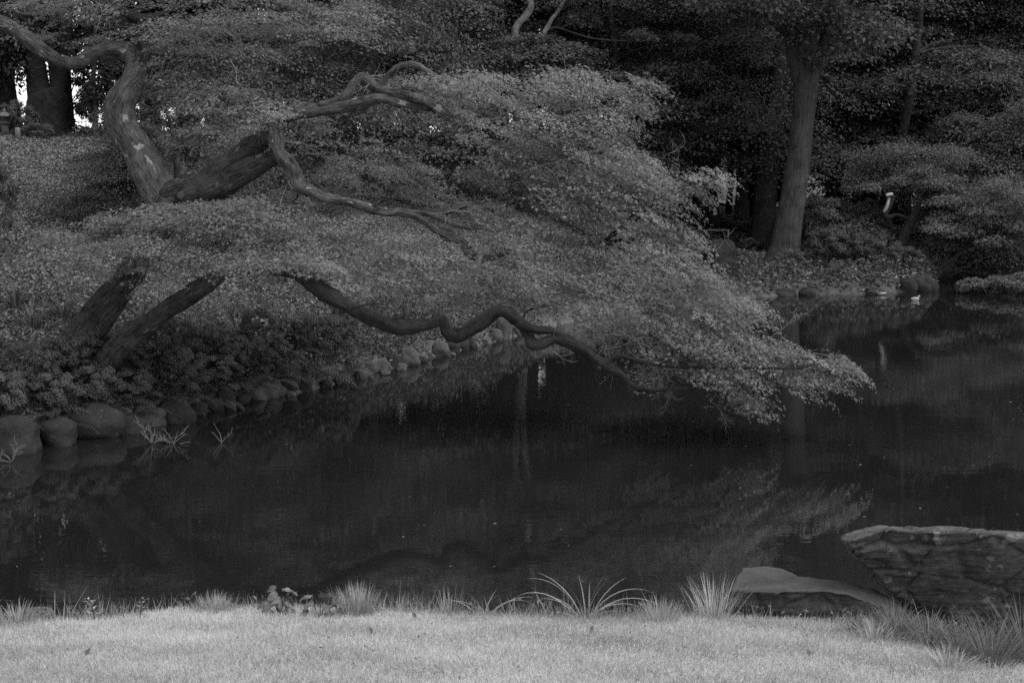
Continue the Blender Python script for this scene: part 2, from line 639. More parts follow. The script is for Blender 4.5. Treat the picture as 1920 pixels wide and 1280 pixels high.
P = scatter(260000, -5.2, 5.2, 7.3, 11.6, .02)
pt = np.clip(.5 + .16 * np.sin(P[:, 0] * .8 + 2 + P[:, 1] * .5) * np.sin(P[:, 1] * 1.1 + P[:, 0] * .3) + .2 * np.sin(P[:, 0] * 2.1 + P[:, 1] * 3.3) * np.sin(P[:, 0] * .9 - P[:, 1] * 2.2) + .15 * np.sin(P[:, 0] * 5.3 + 1) * np.sin(P[:, 1] * 6.1)
             + rng.normal(0, .22, len(P)), 0, 1)
link('lawn_grass', turf('lawn_grass', P, .042, .005, M['grass_pale'], .5, pt), kind='stuff')
P = scatter(90000, -6, 6, 8.8, 11.7, -.02, .3, lambda x, y, s: (.25 + .5 * (np.sin(x * 3.1) * np.sin(x * 1.7 + 1) > -.1)) * np.where(((x > 1.55) & (x < 3.0)) | ((x > -2.3) & (x < -1.3)), .25, 1))
link('shore_grass', turf('shore_grass', P, .13, .006, M['grass_mid'], .4), kind='stuff')
P = scatter(60000, 1.2, 6, 8.8, 11.6, -.05, .55, lambda x, y, s: sst(2.3, 3.3, x) * .9)
link('shore_sedge_carpet', turf('shore_sedge_carpet', P, .15, .006, M['grass_dim'], .8), kind='stuff')

P = scatter(26000, -6, 6, 8.8, 11.9, -.03, .22, lambda x, y, s: np.clip(.45 + .6 * np.sin(x * 2.3 + 1) * np.sin(x * .9) + .4 * np.sin(x * 7.1), 0, 1) * np.where(((x > 1.5) & (x < 3.0)) | ((x > -2.3) & (x < -1.3)), .12, 1))
link('margin_grass', turf('margin_grass', P, .21, .006, M['grass_mid'], .5), kind='stuff')
P = scatter(9000, -6, 6, 8.8, 11.9, -.03, .3)
link('margin_weeds', flat_leaves('margin_weeds', P, .045, M['grass_dim'], .9, .12), kind='stuff')

# ------------------------------------------------------------------ left bank ground cover
P = scatter(260000, -15, 3, 18.5, 33, .25, 99, lambda x, y, s: wleft(x, y) * np.clip(1.2 - (y - 19) / 16, .2, 1))
link('bank_leaf_litter', flat_leaves('bank_leaf_litter', P, .066, M['litter'], .6, .06, TRI), kind='stuff')
P = scatter(260000, -21, 3.5, 27, 44, 1.2, 99, lambda x, y, s: wleft(x, y) * np.where(x > -4, .75, 1))
link('hill_leaf_litter', flat_leaves('hill_leaf_litter', P, .062, M['hill_litter'], .7, .05, TRI), kind='stuff')
P = scatter(150000, -2, 26, 29, 56, .1, 99, lambda x, y, s: 1 - wleft(x, y))
link('far_leaf_litter', flat_leaves('far_leaf_litter', P, .11, M['litter_dim'], .5, .08, TRI), kind='stuff')
P = scatter(80000, -15, 3, 18.5, 32, .1, 7, lambda x, y, s: wleft(x, y) * np.where(s < 2.5, .9, .3) * (np.sin(x * 2.3 + y) * np.sin(y * 1.9 - x * .7) > -.35))
link('bank_undergrowth', turf('bank_undergrowth', P, .30, .014, M['fern'], .8), kind='stuff')
P = scatter(110000, -13, 2.5, 18.5, 31, .02, 2.0, lambda x, y, s: wleft(x, y) * sst(2.1, .6, s))
P[:, 2] += rng.uniform(0, 1, len(P)) ** 1.3 * .8 * np.clip(1 - abs(sdist(P[:, 0], P[:, 1]) - .6), .1, 1) * (.55 + .45 * np.sin(P[:, 0] * 3.1) * np.sin(P[:, 1] * 2.7))
link('bank_herb_cover', flat_leaves('bank_herb_cover', P, .075, M['fern'], .9, .05), kind='stuff')
P = scatter(80000, -1, 26, 30, 50, .05, 1.5, lambda x, y, s: 1 - wleft(x, y))
P[:, 2] += rng.uniform(0, .38, len(P))
link('far_shore_cover', flat_leaves('far_shore_cover', P, .13, M['leaf_dim'], .9, .05), kind='stuff')

# ------------------------------------------------------------------ main maple
def px_path(rows):
    return [tuple(at(u, v, d)) + (r * d / F,) for u, v, d, r in rows]


base = on_z(150, 740, .55)
maple = thing('maple_tree', 'old leaning maple with two stems stretching its leafy boughs over the pond', 'tree', base)


def limb(name, rows, mat, nseg=16, lump=.15, rough=.16):
    b = Buf()
    P_ = np.array(px_path(rows))
    P_[:, :3] -= base
    b.tube(P_, nseg, lump=lump, rough=rough)
    return link(name, b.mesh(name, [mat]), maple)


LIMBS = {}


def add_limb(name, rows, mat, **k):
    LIMBS.setdefault('all', []).append(np.array([at(u, v, d) for u, v, d, r in rows]))
    return limb(name, rows, mat, **k)


o = add_limb('trunk', [(85, 790, 20.9, 50), (112, 715, 20.9, 38), (150, 645, 20.9, 30), (200, 575, 20.9, 27), (245, 510, 20.9, 27), (285, 440, 20.9, 29), (318, 385, 21, 34)], M['bark_rough'], nseg=28, rough=.16)
o = add_limb('trunk', [(150, 780, 20.7, 46), (185, 700, 20.6, 30), (232, 643, 20.4, 22), (300, 590, 20.2, 18), (370, 545, 20.0, 15), (430, 510, 19.8, 13), (500, 497, 19.7, 14), (565, 513, 19.6, 15)], M['bark_rough'], nseg=26, rough=.16)
o['label'] = 'lower stem leaning towards the water'
add_limb('limb', [(322, 392, 21, 36), (291, 345, 21, 31), (264, 290, 21, 29), (234, 240, 21, 28), (224, 203, 21, 26), (240, 170, 21.1, 26), (257, 140, 21.2, 23), (250, 105, 21.3, 22), (222, 93, 21.3, 17), (180, 100, 21.3, 14), (130, 119, 21.2, 13), (75, 92, 21, 13), (20, 52, 20.8, 13), (-60, 20, 20.6, 11), (-160, 0, 20.4, 9)], M['bark_pale'], nseg=26, rough=.14, lump=.1)['label'] = 'pale S shaped limb'
add_limb('limb', [(262, 140, 21.2, 17), (274, 90, 21.2, 12), (252, 58, 21.2, 11), (228, 32, 21.2, 11), (205, -10, 21.2, 10), (190, -70, 21.2, 8)], M['bark_rough'])
add_limb('limb', [(222, 12, 21.2, 7), (250, 32, 21.1, 10), (285, 32, 21.1, 6), (320, 20, 21.1, 4)], M['bark_rough'], nseg=10)
add_limb('limb', [(318, 384, 21, 34), (390, 345, 20.9, 29), (440, 306, 20.8, 24), (485, 268, 20.7, 17), (508, 252, 20.7, 14)], M['bark_rough'], nseg=16)
add_limb('limb', [(345, 378, 20.8, 26), (420, 345, 20.7, 22), (470, 315, 20.6, 19), (520, 292, 20.5, 15)], M['bark_rough'], nseg=16)
add_limb('limb', [(498, 268, 20.6, 12), (512, 243, 20.5, 15), (522, 285, 20.4, 14), (548, 315, 20.4, 14), (560, 348, 20.4, 14), (578, 356, 20.4, 13), (610, 371, 20.3, 9), (660, 380, 20.3, 8), (715, 397, 20.3, 8), (760, 398, 20.2, 8), (785, 408, 20.2, 8), (822, 432, 20.2, 8), (868, 456, 20.1, 8), (884, 478, 20.1, 8), (915, 484, 20, 6), (960, 470, 19.9, 4)], M['bark_pale'])['label'] = 'pale crooked limb that bends down and out'
add_limb('limb', [(760, 397, 20.2, 6), (805, 402, 20.2, 5), (850, 420, 20.1, 5), (895, 431, 20.1, 3.5)], M['bark_pale'], nseg=8)
add_limb('limb', [(500, 235, 20.8, 12), (560, 212, 20.8, 11), (620, 205, 20.8, 12), (690, 189, 20.8, 12), (712, 184, 20.8, 9), (750, 192, 20.8, 8), (806, 204, 20.8, 6)], M['bark_pale'])
add_limb('limb', [(600, 200, 20.8, 9), (648, 182, 20.8, 9), (668, 152, 20.8, 9), (684, 146, 20.8, 10), (704, 164, 20.8, 9), (735, 174, 20.8, 9), (800, 190, 20.7, 8), (860, 232, 20.6, 7), (915, 278, 20.5, 7), (960, 325, 20.4, 6), (1010, 388, 20.2, 5.5), (1065, 422, 20.1, 4), (1130, 455, 20, 3)], M['bark_pale'])
add_limb('limb', [(705, 168, 20.9, 5), (740, 130, 20.9, 6), (778, 122, 20.9, 6), (828, 152, 20.8, 6), (900, 190, 20.6, 5), (1000, 215, 20.3, 4), (1120, 200, 20.1, 3)], M['bark_pale'], nseg=8)
add_limb('limb', [(560, 510, 19.50, 16), (620, 556, 19.20, 15), (655, 577, 19.20, 14), (700, 596, 19.20, 14), (750, 613, 19.20, 14), (800, 608, 19.20, 12), (832, 600, 19.20, 11), (838, 620, 19.20, 12), (856, 632, 19.20, 12), (900, 606, 19.20, 13), (936, 582, 19.20, 13), (966, 597, 19.20, 12), (988, 622, 19.20, 11), (1002, 648, 19.00, 10), (1040, 636, 19.00, 10), (1085, 652, 19.00, 10), (1130, 681, 19.00, 9), (1165, 702, 19.00, 6), (1192, 726, 19.00, 5), (1240, 731, 19.00, 4), (1285, 727, 19.00, 3), (1350, 735, 19.00, 2)], M['bark_dark'], nseg=16)['label'] = 'dark winding bough low over the water'
add_limb('limb', [(970, 600, 19.20, 10), (1000, 617, 19.00, 8), (1034, 620, 19.00, 7), (1062, 634, 19.00, 7), (1120, 660, 19.00, 4)], M['bark_dark'], nseg=10)
add_limb('limb', [(1130, 682, 19.00, 6), (1162, 668, 19.00, 5), (1220, 682, 19.00, 4), (1290, 688, 19.00, 3), (1400, 690, 19.00, 2.5), (1500, 690, 19.00, 2)], M['bark_dark'], nseg=8)
# pale healed patch where a branch was cut on the upper limb
b = Buf()
P_ = np.array(px_path([(800, 203, 20.8, 5.5), (808, 205, 20.8, 5.2)]))
P_[:, :3] -= base
b.tube(P_, 10)
link('cut_end', b.mesh('cut_end', [M['bark_dark']]), maple)

# foliage pads: u, v, half-width px, half-height px, distance, half-depth m, sprays, droop direction (-1 left, 1 right)
PADS = [
    # upper right mass
    (815, 158, 70, 26, 21.5, .6, 30), (880, 175, 90, 38, 20.7, .8, 44), (960, 172, 90, 36, 20.5, .9, 44), (1050, 165, 80, 32, 20.4, .9, 44), (1120, 168, 60, 26, 20.3, .8, 28),
    (1180, 172, 46, 15, 20.2, .5, 14), (1222, 158, 28, 8, 20.1, .3, 6), (1060, 140, 30, 8, 20.3, .4, 5), (1110, 138, 14, 6, 20.3, .2, 3), (1190, 205, 30, 12, 20.1, .4, 6), (835, 225, 60, 34, 21.5, .6, 24), (930, 235, 100, 46, 20.4, .8, 46), (1040, 235, 100, 46, 20.2, .9, 52), (1130, 225, 65, 40, 20.2, .8, 32),
    (1000, 300, 90, 46, 20.2, .8, 46), (1100, 300, 90, 46, 20, .9, 50), (1175, 300, 55, 36, 20, .8, 28), (920, 330, 60, 40, 20.6, .5, 18), (1215, 325, 48, 28, 20, .7, 20),
    (1060, 370, 95, 46, 20, .9, 50), (1160, 375, 95, 42, 19.9, .9, 50), (1240, 370, 60, 34, 19.9, .8, 28), (1300, 345, 50, 18, 19.8, .5, 18), (1343, 333, 24, 14, 19.8, .3, 9), (960, 395, 70, 40, 20.3, .6, 24),
    (1020, 440, 95, 42, 20, .9, 46), (1130, 445, 105, 44, 19.9, .9, 56), (1225, 440, 80, 38, 19.8, .9, 38), (1280, 430, 40, 28, 19.8, .6, 16), (930, 465, 60, 30, 20.2, .6, 20),
    (990, 505, 95, 40, 20, .9, 42), (1100, 515, 110, 44, 19.9, 1, 56), (1210, 505, 100, 42, 19.8, 1, 54), (1295, 500, 60, 34, 19.7, .8, 28), (1340, 525, 32, 22, 19.7, .5, 12),
    (1060, 570, 70, 30, 20, .8, 28), (1150, 580, 100, 38, 19.8, 1, 48), (1250, 575, 105, 40, 19.7, 1, 54), (1345, 575, 75, 36, 19.6, .9, 40), (1410, 585, 50, 26, 19.6, .7, 24), (1445, 610, 26, 20, 19.6, .4, 10),
    (1180, 640, 70, 30, 19.9, .8, 22), (1260, 645, 95, 38, 19.7, 1, 48), (1360, 645, 90, 38, 19.5, 1, 52), (1440, 650, 55, 26, 19.5, .7, 26), (1500, 672, 62, 22, 19.4, .6, 28), (1558, 682, 40, 14, 19.4, .4, 14), (1595, 687, 22, 8, 19.3, .25, 6),
    (1270, 700, 70, 26, 19.8, .7, 24), (1350, 700, 85, 34, 19.5, .9, 44), (1430, 705, 75, 32, 19.4, .8, 40), (1500, 715, 50, 22, 19.3, .6, 20), (1565, 718, 26, 8, 19.3, .3, 6), (1430, 755, 48, 22, 19.4, .5, 20), (1448, 785, 38, 14, 19.4, .4, 12), (1370, 735, 45, 16, 19.5, .5, 13), (1230, 715, 36, 12, 19.9, .4, 7),
    # middle, above the bough
    (890, 520, 70, 34, 20.1, .7, 24), (800, 505, 80, 36, 20.3, .7, 26), (720, 500, 70, 38, 20.4, .7, 24), (840, 555, 90, 26, 20.2, .6, 26), (740, 548, 60, 24, 20.3, .5, 16), (640, 520, 55, 34, 20.2, .6, 18), (960, 560, 50, 22, 20, .5, 14), 
    (640, 440, 70, 34, 20.4, .6, 24), (730, 440, 70, 30, 20.4, .6, 22), (830, 450, 60, 28, 20.4, .5, 16), (560, 440, 60, 40, 20.4, .7, 26), (680, 410, 60, 16, 20.5, .4, 10),
    # rounded mass behind the crooked limb
    (690, 300, 60, 40, 22.2, .7, 26), (760, 330, 70, 46, 22.2, .8, 32), (640, 320, 60, 46, 22.2, .8, 28), (830, 375, 55, 36, 22, .7, 22), (740, 375, 70, 30, 22, .7, 24), (880, 400, 40, 36, 21.4, .5, 14), (610, 280, 40, 24, 22.2, .5, 12), (650, 370, 50, 30, 22.2, .5, 14),
    # lower left veil
    (480, 400, 80, 36, 20.3, .7, 34), (400, 405, 80, 26, 20.1, .6, 28), (300, 410, 80, 26, 20.2, .7, 28), (215, 410, 60, 22, 20.4, .6, 16), (480, 460, 80, 32, 20, .7, 34), (380, 455, 80, 30, 19.9, .6, 32), (270, 455, 80, 30, 20, .7, 30), (180, 465, 50, 28, 20.3, .6, 14), (330, 500, 60, 18, 19.9, .5, 14), (240, 500, 50, 16, 20.2, .4, 9), (430, 495, 50, 14, 19.9, .4, 9), (520, 500, 50, 26, 20.1, .5, 14), (545, 380, 40, 26, 20.8, .5, 12), (110, 440, 50, 24, 20.8, .5, 10),
    (470, 492, 60, 16, 19.3, .3, 9), (540, 500, 50, 20, 19.2, .3, 11), (600, 505, 40, 18, 19.2, .3, 8), (350, 520, 50, 12, 19.5, .3, 6), (250, 522, 46, 14, 19.8, .3, 6), (300, 535, 40, 10, 19.6, .25, 4), (415, 520, 40, 12, 19.4, .3, 6), (150, 500, 46, 16, 20.2, .3, 7), (90, 480, 46, 16, 20.4, .3, 6), (540, 224, 46, 20, 20.3, .3, 11), (470, 245, 40, 14, 20.3, .3, 6), 
    # centre-left mass between the limbs
    (420, 180, 80, 32, 21, .8, 34), (500, 215, 70, 36, 21, .8, 30), (390, 240, 70, 40, 21.2, .8, 32), (470, 270, 60, 30, 21.3, .7, 20), (340, 180, 50, 50, 21.3, .7, 24), (340, 280, 40, 36, 21.6, .6, 12), (560, 205, 40, 24, 21.6, .5, 11), (590, 240, 40, 18, 21.6, .5, 10), (400, 300, 50, 20, 21.8, .5, 8), (310, 140, 36, 36, 21.2, .5, 12),
    # upper-left layers
    (60, 16, 90, 20, 21.4, .8, 28), (150, 36, 80, 20, 21.6, .7, 24), (60, 62, 60, 12, 21.9, .5, 8), (170, 75, 60, 16, 22.1, .5, 12), (300, 55, 70, 34, 21, .8, 26), (330, 105, 60, 26, 20.9, .7, 18), (380, 30, 80, 34, 21, .9, 30), (470, 45, 80, 24, 21, .8, 26), (560, 55, 80, 26, 21, .8, 28), (640, 60, 60, 22, 21, .7, 18), (590, 15, 100, 26, 21, .9, 32), (480, 5, 100, 22, 21, .9, 26), (200, 15, 80, 24, 21.3, .8, 18), (-60, 40, 80, 40, 20.8, .8, 20), (680, 25, 40, 22, 21, .6, 12),
    (300, 8, 60, 18, 21.4, .6, 16), (250, -20, 70, 18, 21.4, .6, 14), (140, 5, 60, 16, 21.4, .6, 12),
    (120, -60, 160, 45, 21, 1.2, 30), (400, -60, 180, 50, 21, 1.3, 36), (650, -70, 120, 45, 21, 1.2, 22), (250, -140, 250, 45, 21, 1.3, 26), (530, -150, 180, 40, 21, 1.2, 18),
]


def foliage(pads, leaves_per=62, spray_r=.20, leaf=.055):
    pos, nrm, dr, sz, tn = [], [], [], [], []
    for (u, v, ru, rv, d, rd, n) in pads:
        c = at(u, v, d)
        rx, rz = ru * d / F, rv * d / F
        n = int(n * (2.5 if u < 620 and 370 < v < 520 else 1.6) + rng.uniform())
        q = rdirs(n) * (rng.uniform(0, 1, n) ** .42)[:, None]
        q[:, 2] -= .30 * q[:, 0] * (1 if u > 700 else .3)            # layers slope down towards the tips
        sc = c + q * [rx * 1.06, rd, rz * 1.12]
        tilt = .38 * np.clip((u - 620) / 500, -.6, 1)
        for k in range(n):
            w_ = mnoise.noise(Vector(sc[k]) * [1, 1, 1][0] * 1.9) if False else mnoise.noise(Vector((sc[k][0] * 1.5, sc[k][1] * 1.5, sc[k][2] * 3.4)))
            if n > 8 and w_ < -.09:
                continue
            out = norm(np.array([tilt + q[k, 0] * .3 + rng.normal(0, .14), -.22 + q[k, 1] * .2 + rng.normal(0, .14), 1.0]))
            m_ = int(leaves_per * rng.uniform(.55, 1.35))
            e1 = norm(np.cross([-.15, 1, 0], out))                     # runs out and down the slope
            e2 = np.cross(out, e1)
            a_ = rng.uniform(0, 2 * math.pi, m_)
            r_ = np.sqrt(rng.uniform(0, 1, m_)) * spray_r * rng.uniform(.7, 1.25)
            x_, y_ = np.cos(a_) * r_ * 1.5, np.sin(a_) * r_ * .95
            rad = norm(e1 * (np.cos(a_) + .5)[:, None] + e2 * np.sin(a_)[:, None])
            pos.append(sc[k] + e1 * x_[:, None] + e2 * y_[:, None] + out * rng.normal(0, .018, m_)[:, None] - np.array([0, 0, 1]) * (np.maximum(x_, 0) ** 2 * 1.3 + y_ ** 2)[:, None])
            nrm.append(out + rad * .25 + rng.normal(0, .30, (m_, 3)))
            dr.append(rad + np.array([0, 0, -.3]) + rng.normal(0, .35, (m_, 3)))
            sz.append(leaf * rng.uniform(.6, 1.45, m_))
            tn.append(np.clip(rng.normal(.46, .24, m_) + rng.normal(0, .2), 0, 1))
    return [np.concatenate(x) for x in (pos, nrm, dr, sz, tn)]


groups = [PADS[0::4], PADS[1::4], PADS[2::4], PADS[3::4]]
for gp in groups:
    a = foliage(gp)
    a[0] = a[0] - base
    link('crown', leaf_mesh('crown', STAR, *a, [M['maple']]), maple)

# branches from the limbs into the pads, and bare twigs
LP = np.concatenate([catmull(x, .15) for x in LIMBS['all'][2:]])
for (u, v, ru, rv, d, rd, n) in PADS:
    if n < 12:
        continue
    c = at(u, v, d)
    j = np.argmin(np.linalg.norm(LP - c, axis=1) + .8 * np.maximum(LP[:, 0] - c[0], 0))
    s0 = LP[j]
    L = np.linalg.norm(c - s0)
    if L > 3.0 or L < .15 or abs(c[2] - s0[2]) > .8 * abs(c[0] - s0[0]) + .12:
        continue
    mid = (s0 + c) / 2 + rng.normal(0, .10 * L, 3) + [0, 0, .06 * L]
    end = c + np.array([rng.uniform(.3, .9) * ru * d / F, rng.uniform(-.3, .1), -.1 * rv * d / F])
    b = Buf()
    r0 = .012 + .006 * L
    P_ = np.array([tuple(s0) + (r0,), tuple(mid) + (r0 * .8,), tuple(c) + (r0 * .55,), tuple(end) + (.004,)])
    P_[:, :3] -= base
    b.tube(P_, 6, step=.08)
    for q in range(3):
        tip = c + rng.normal(0, 1, 3) * [ru * d / F * .7, rd * .6, rv * d / F * .5]
        P_ = np.array([tuple(c) + (r0 * .4,), tuple((c + tip) / 2 + rng.normal(0, .05, 3)) + (r0 * .3,), tuple(tip) + (.003,)])
        P_[:, :3] -= base
        b.tube(P_, 5, step=.1)
    link('branch', b.mesh('branch', [M['bark_dark']]), maple)


def twigs(buf, p, dirv, L, r, depth, off):
    n = 4
    pts = [p]
    d = norm(np.array(dirv, float))
    for k in range(n):
        d = norm(d + rng.normal(0, .22, 3))
        pts.append(pts[-1] + d * L / n)
    pts = np.array(pts)
    buf.tube(np.hstack([pts - off, np.linspace(r, r * .5, n + 1)[:, None]]), 4, step=L / n)
    if depth > 0:
        for k in (1, 2, 3, 4):
            for _ in range(2 if k > 1 else 1):
                dd = norm(d + rng.normal(0, .75, 3))
                twigs(buf, pts[k], dd, L * rng.uniform(.4, .65), r * .6, depth - 1, off)


for li in LIMBS['all'][2:]:                      # small side shoots and stubs along the limbs
    A = catmull(li, .12)
    for k in range(3, len(A) - 2, 5):
        if rng.uniform() < .45:
            continue
        b = Buf()
        d_ = norm(np.cross(A[k + 1] - A[k - 1], rng.normal(size=3)) + .6 * (A[k + 1] - A[k]) / .12)
        twigs(b, A[k], d_ + [0, 0, .25], rng.uniform(.25, .7), rng.uniform(.006, .013), 1, base)
        link('side_shoot', b.mesh('side_shoot', [M['bark_dark'] if rng.uniform() < .6 else M['twig']]), maple)
for (u, v, d, du, dv, L, r, dep) in [(1075, 640, 19.4, 1, .2, .8, .007, 2), (1130, 655, 19.3, 1, -.1, .7, .006, 2), (1180, 660, 19.3, .8, -.5, .6, .006, 2), (1230, 690, 19.3, .4, -1, .4, .005, 2),
                                     (1440, 640, 19.3, .7, .8, .5, .006, 2), (1500, 668, 19.2, .8, .7, .4, .005, 1), (900, 480, 19.7, .1, -1, .6, .006, 2), (985, 320, 19.6, .9, .5, .8, .006, 2), (1060, 300, 19.4, .9, .4, .9, .006, 2),
                                     (870, 250, 20, .8, .4, .6, .006, 2), (1330, 750, 19.2, .6, -.8, .35, .004, 2), (380, 85, 20.3, .8, .4, .7, .008, 2), (430, 110, 20.3, .5, -.5, .6, .006, 2), (450, 255, 20.4, .6, .7, .4, .005, 1), (1060, 150, 19.8, .3, 1, .4, .006, 1),
                                     (180, 60, 20.3, .3, .6, .6, .008, 2), (1180, 215, 19.7, .9, .5, .6, .005, 1), (1340, 470, 19.3, .9, .3, .3, .004, 1), (1240, 300, 19.5, .7, .6, .4, .004, 1)]:
    b = Buf()
    twigs(b, at(u, v, d), (du, -.2, dv), L, r, dep, base)
    link('twig', b.mesh('twig', [M['twig']]), maple)

# ------------------------------------------------------------------ woodland: shared trunk and crown meshes, each tree a thing of its own
def crown_broad(n_cl, z0, z1, rad, leaf, per, seed, open_=0.0):
    r_ = np.random.default_rng(seed)
    pos, nrm, dr, sz, tn = [], [], [], [], []
    for k in range(n_cl):
        f = r_.uniform(0, 1)
        h = z0 + (z1 - z0) * f
        prof = math.sin(math.pi * min(.97, .14 + .80 * f)) ** .65
        a = r_.uniform(0, 2 * math.pi)
        rr = rad * prof * math.sqrt(r_.uniform(.15, 1)) * r_.uniform(.8, 1.1)
        c = np.array([math.cos(a) * rr, math.sin(a) * rr, h])
        cr = r_.uniform(.55, 1.15) * rad * .22
        m_ = int(per * r_.uniform(.6, 1.4))
        q = norm(r_.normal(size=(m_, 3)))
        q[:, 2] = q[:, 2] * .75 + .1
        p_ = c + q * cr * r_.uniform(.45, 1.05, (m_, 1)) * [1.15, 1.15, .8]
        pos.append(p_)
        nrm.append(q * .9 + [0, 0, .6] + r_.normal(0, .32, (m_, 3)))
        dr.append(q + r_.normal(0, .6, (m_, 3)) - [0, 0, .3])
        sz.append(leaf * r_.uniform(.6, 1.3, m_))
        tn.append(np.clip(r_.normal(.5, .2) * .5 + r_.normal(.25, .18, m_), 0, 1))
    return [np.concatenate(x) for x in (pos, nrm, dr, sz, tn)]


def crown_tiers(n_pad, z0, z1, rad, leaf, per, seed, droop=.18, prad=.42):
    """horizontal layers, as on maples"""
    r_ = np.random.default_rng(seed)
    pos, nrm, dr, sz, tn = [], [], [], [], []
    for k in range(n_pad):
        f = (k + r_.uniform(0, 1)) / n_pad
        h = z0 + (z1 - z0) * f
        a = r_.uniform(0, 2 * math.pi)
        prof = (1 - .65 * f ** 1.6)
        rr = rad * prof * r_.uniform(.25, .95)
        c = np.array([math.cos(a) * rr, math.sin(a) * rr, h - droop * rr])
        pr = rad * prad * prof * r_.uniform(.7, 1.3) + .25
        m_ = int(per * r_.uniform(.7, 1.3))
        q = r_.normal(0, .5, (m_, 2))
        q *= np.minimum(1, 1.2 / np.maximum(np.linalg.norm(q, axis=1, keepdims=True), 1e-6))
        lump = .12 * np.sin(q[:, 0] * 5 + k) * np.sin(q[:, 1] * 5 + 2 * k)
        rad2 = (q ** 2).sum(1)
        p_ = c + np.stack([q[:, 0] * pr, q[:, 1] * pr, lump - droop * pr * rad2 * 1.3 + r_.normal(0, .09, m_)], 1)
        pos.append(p_)
        nrm.append(np.stack([q[:, 0] * .5, q[:, 1] * .5, np.ones(m_)], 1) + r_.normal(0, .35, (m_, 3)))
        dr.append(np.stack([q[:, 0], q[:, 1], -.3 * np.ones(m_)], 1) + r_.normal(0, .6, (m_, 3)))
        sz.append(leaf * r_.uniform(.6, 1.3, m_))
        tn.append(np.clip(r_.normal(.5, .2) * .5 + r_.normal(.25, .18, m_), 0, 1))
    return [np.concatenate(x) for x in (pos, nrm, dr, sz, tn)]


def trunk_mesh(name, h, r, crown0, spread, seed, nl=7, bend=.3, mat='bark_far'):
    r_ = np.random.default_rng(seed)
    b = Buf()
    bx, by = r_.normal(0, bend, 2)
    rows = [(0, 0, -.4, r * 1.6), (0, 0, .15, r * 1.35), (bx * .2, by * .2, .12 * h, r), (bx * .7, by * .7, .4 * h, r * .8), (bx, by, .7 * h, r * .5), (bx * 1.1, by * 1.1, h * .97, r * .12)]
    b.tube(rows, 12, lump=.05)
    A = catmull(rows, .3)
    for k in range(nl):
        z = crown0 + (h * .9 - crown0) * (k + r_.uniform(0, 1)) / nl
        j = np.argmin(abs(A[:, 2] - z))
        s0 = A[j]
        a = r_.uniform(0, 2 * math.pi)
        L = spread * r_.uniform(.6, 1) * (1 - .5 * (z / h))
        e = np.array([math.cos(a), math.sin(a), 0])
        up = r_.uniform(.15, .6)
        b.tube([tuple(s0[:3]) + (s0[3] * .45,), tuple(s0[:3] + e * L * .45 + [0, 0, L * up * .4]) + (s0[3] * .3,), tuple(s0[:3] + e * L + [0, 0, L * up * .6]) + (.02,)], 7, lump=.05)
    return b.mesh(name, [M[mat]])


def proto(crown, tpl, trunk):
    return (leaf_mesh('crown', tpl, *crown, [M['leaf_dim']]), trunk)


PR = {
    'broad': proto(crown_broad(110, 3.4, 15, 4.8, .13, 560, 1), KITE, trunk_mesh('trunk', 14.5, .32, 3.5, 4.2, 1)),
    'broad2': proto(crown_broad(105, 3.0, 13, 4.4, .12, 560, 2), KITE, trunk_mesh('trunk', 12.5, .28, 3.0, 4.0, 2, bend=.6)),
    'tall': proto(crown_broad(150, 6.5, 27, 5.6, .24, 300, 3), KITE, trunk_mesh('trunk', 26, .48, 6, 5, 3)),
    'tall2': proto(crown_broad(140, 9, 30, 5.2, .24, 300, 4), KITE, trunk_mesh('trunk', 29, .5, 9, 5, 4)),
    'tier': proto(crown_tiers(52, 1.8, 7.6, 4.2, .11, 950, 5), KITE, trunk_mesh('trunk', 7, .17, 1.4, 3.6, 5, 9, .7)),
    'tier2': proto(crown_tiers(48, 2.4, 9.2, 4.6, .12, 960, 6), KITE, trunk_mesh('trunk', 8.6, .2, 2, 3.8, 6, 9, .9)),
    'tier_low': proto(crown_tiers(44, .9, 5.2, 3.6, .095, 1050, 7, .22), KITE, trunk_mesh('trunk', 4.8, .14, .8, 3.2, 7, 9, .6)),
    'cedar': proto(crown_tiers(70, 2.0, 16, 3.6, .155, 800, 8, .3, .40), KITE, trunk_mesh('trunk', 16, .3, 2, 2.6, 8, 10, .1)),
    'shrub': proto(crown_broad(26, .2, 1.5, 1.15, .085, 260, 9), KITE, trunk_mesh('trunk', 1.2, .04, .2, .8, 9, 6, .1)),
}


def tree(kind, u, y, label, cat='tree', leaf='leaf_dim', name='woodland_tree', sc=1.0, rz=None, group=None, x=None, dz=0.0, bark='bark_far', lean=0):
    xx = (u - 960) / F * y if x is None else x
    z = gz(xx, y)
    t_ = thing(name, label, cat, (xx, y, z - .05 + dz), rng.uniform(0, 6.28) if rz is None else rz, group, sc)
    if lean:
        t_.rotation_euler[1] = lean
    cm, tm = PR[kind]
    for nm, me, mt in (('crown', cm, leaf), ('trunk', tm, bark)):
        o_ = link(nm, me, t_)
        o_.material_slots[0].link = 'OBJECT'
        o_.material_slots[0].material = M[mt]
    return t_


GW = 'trees of the woodland round the pond'
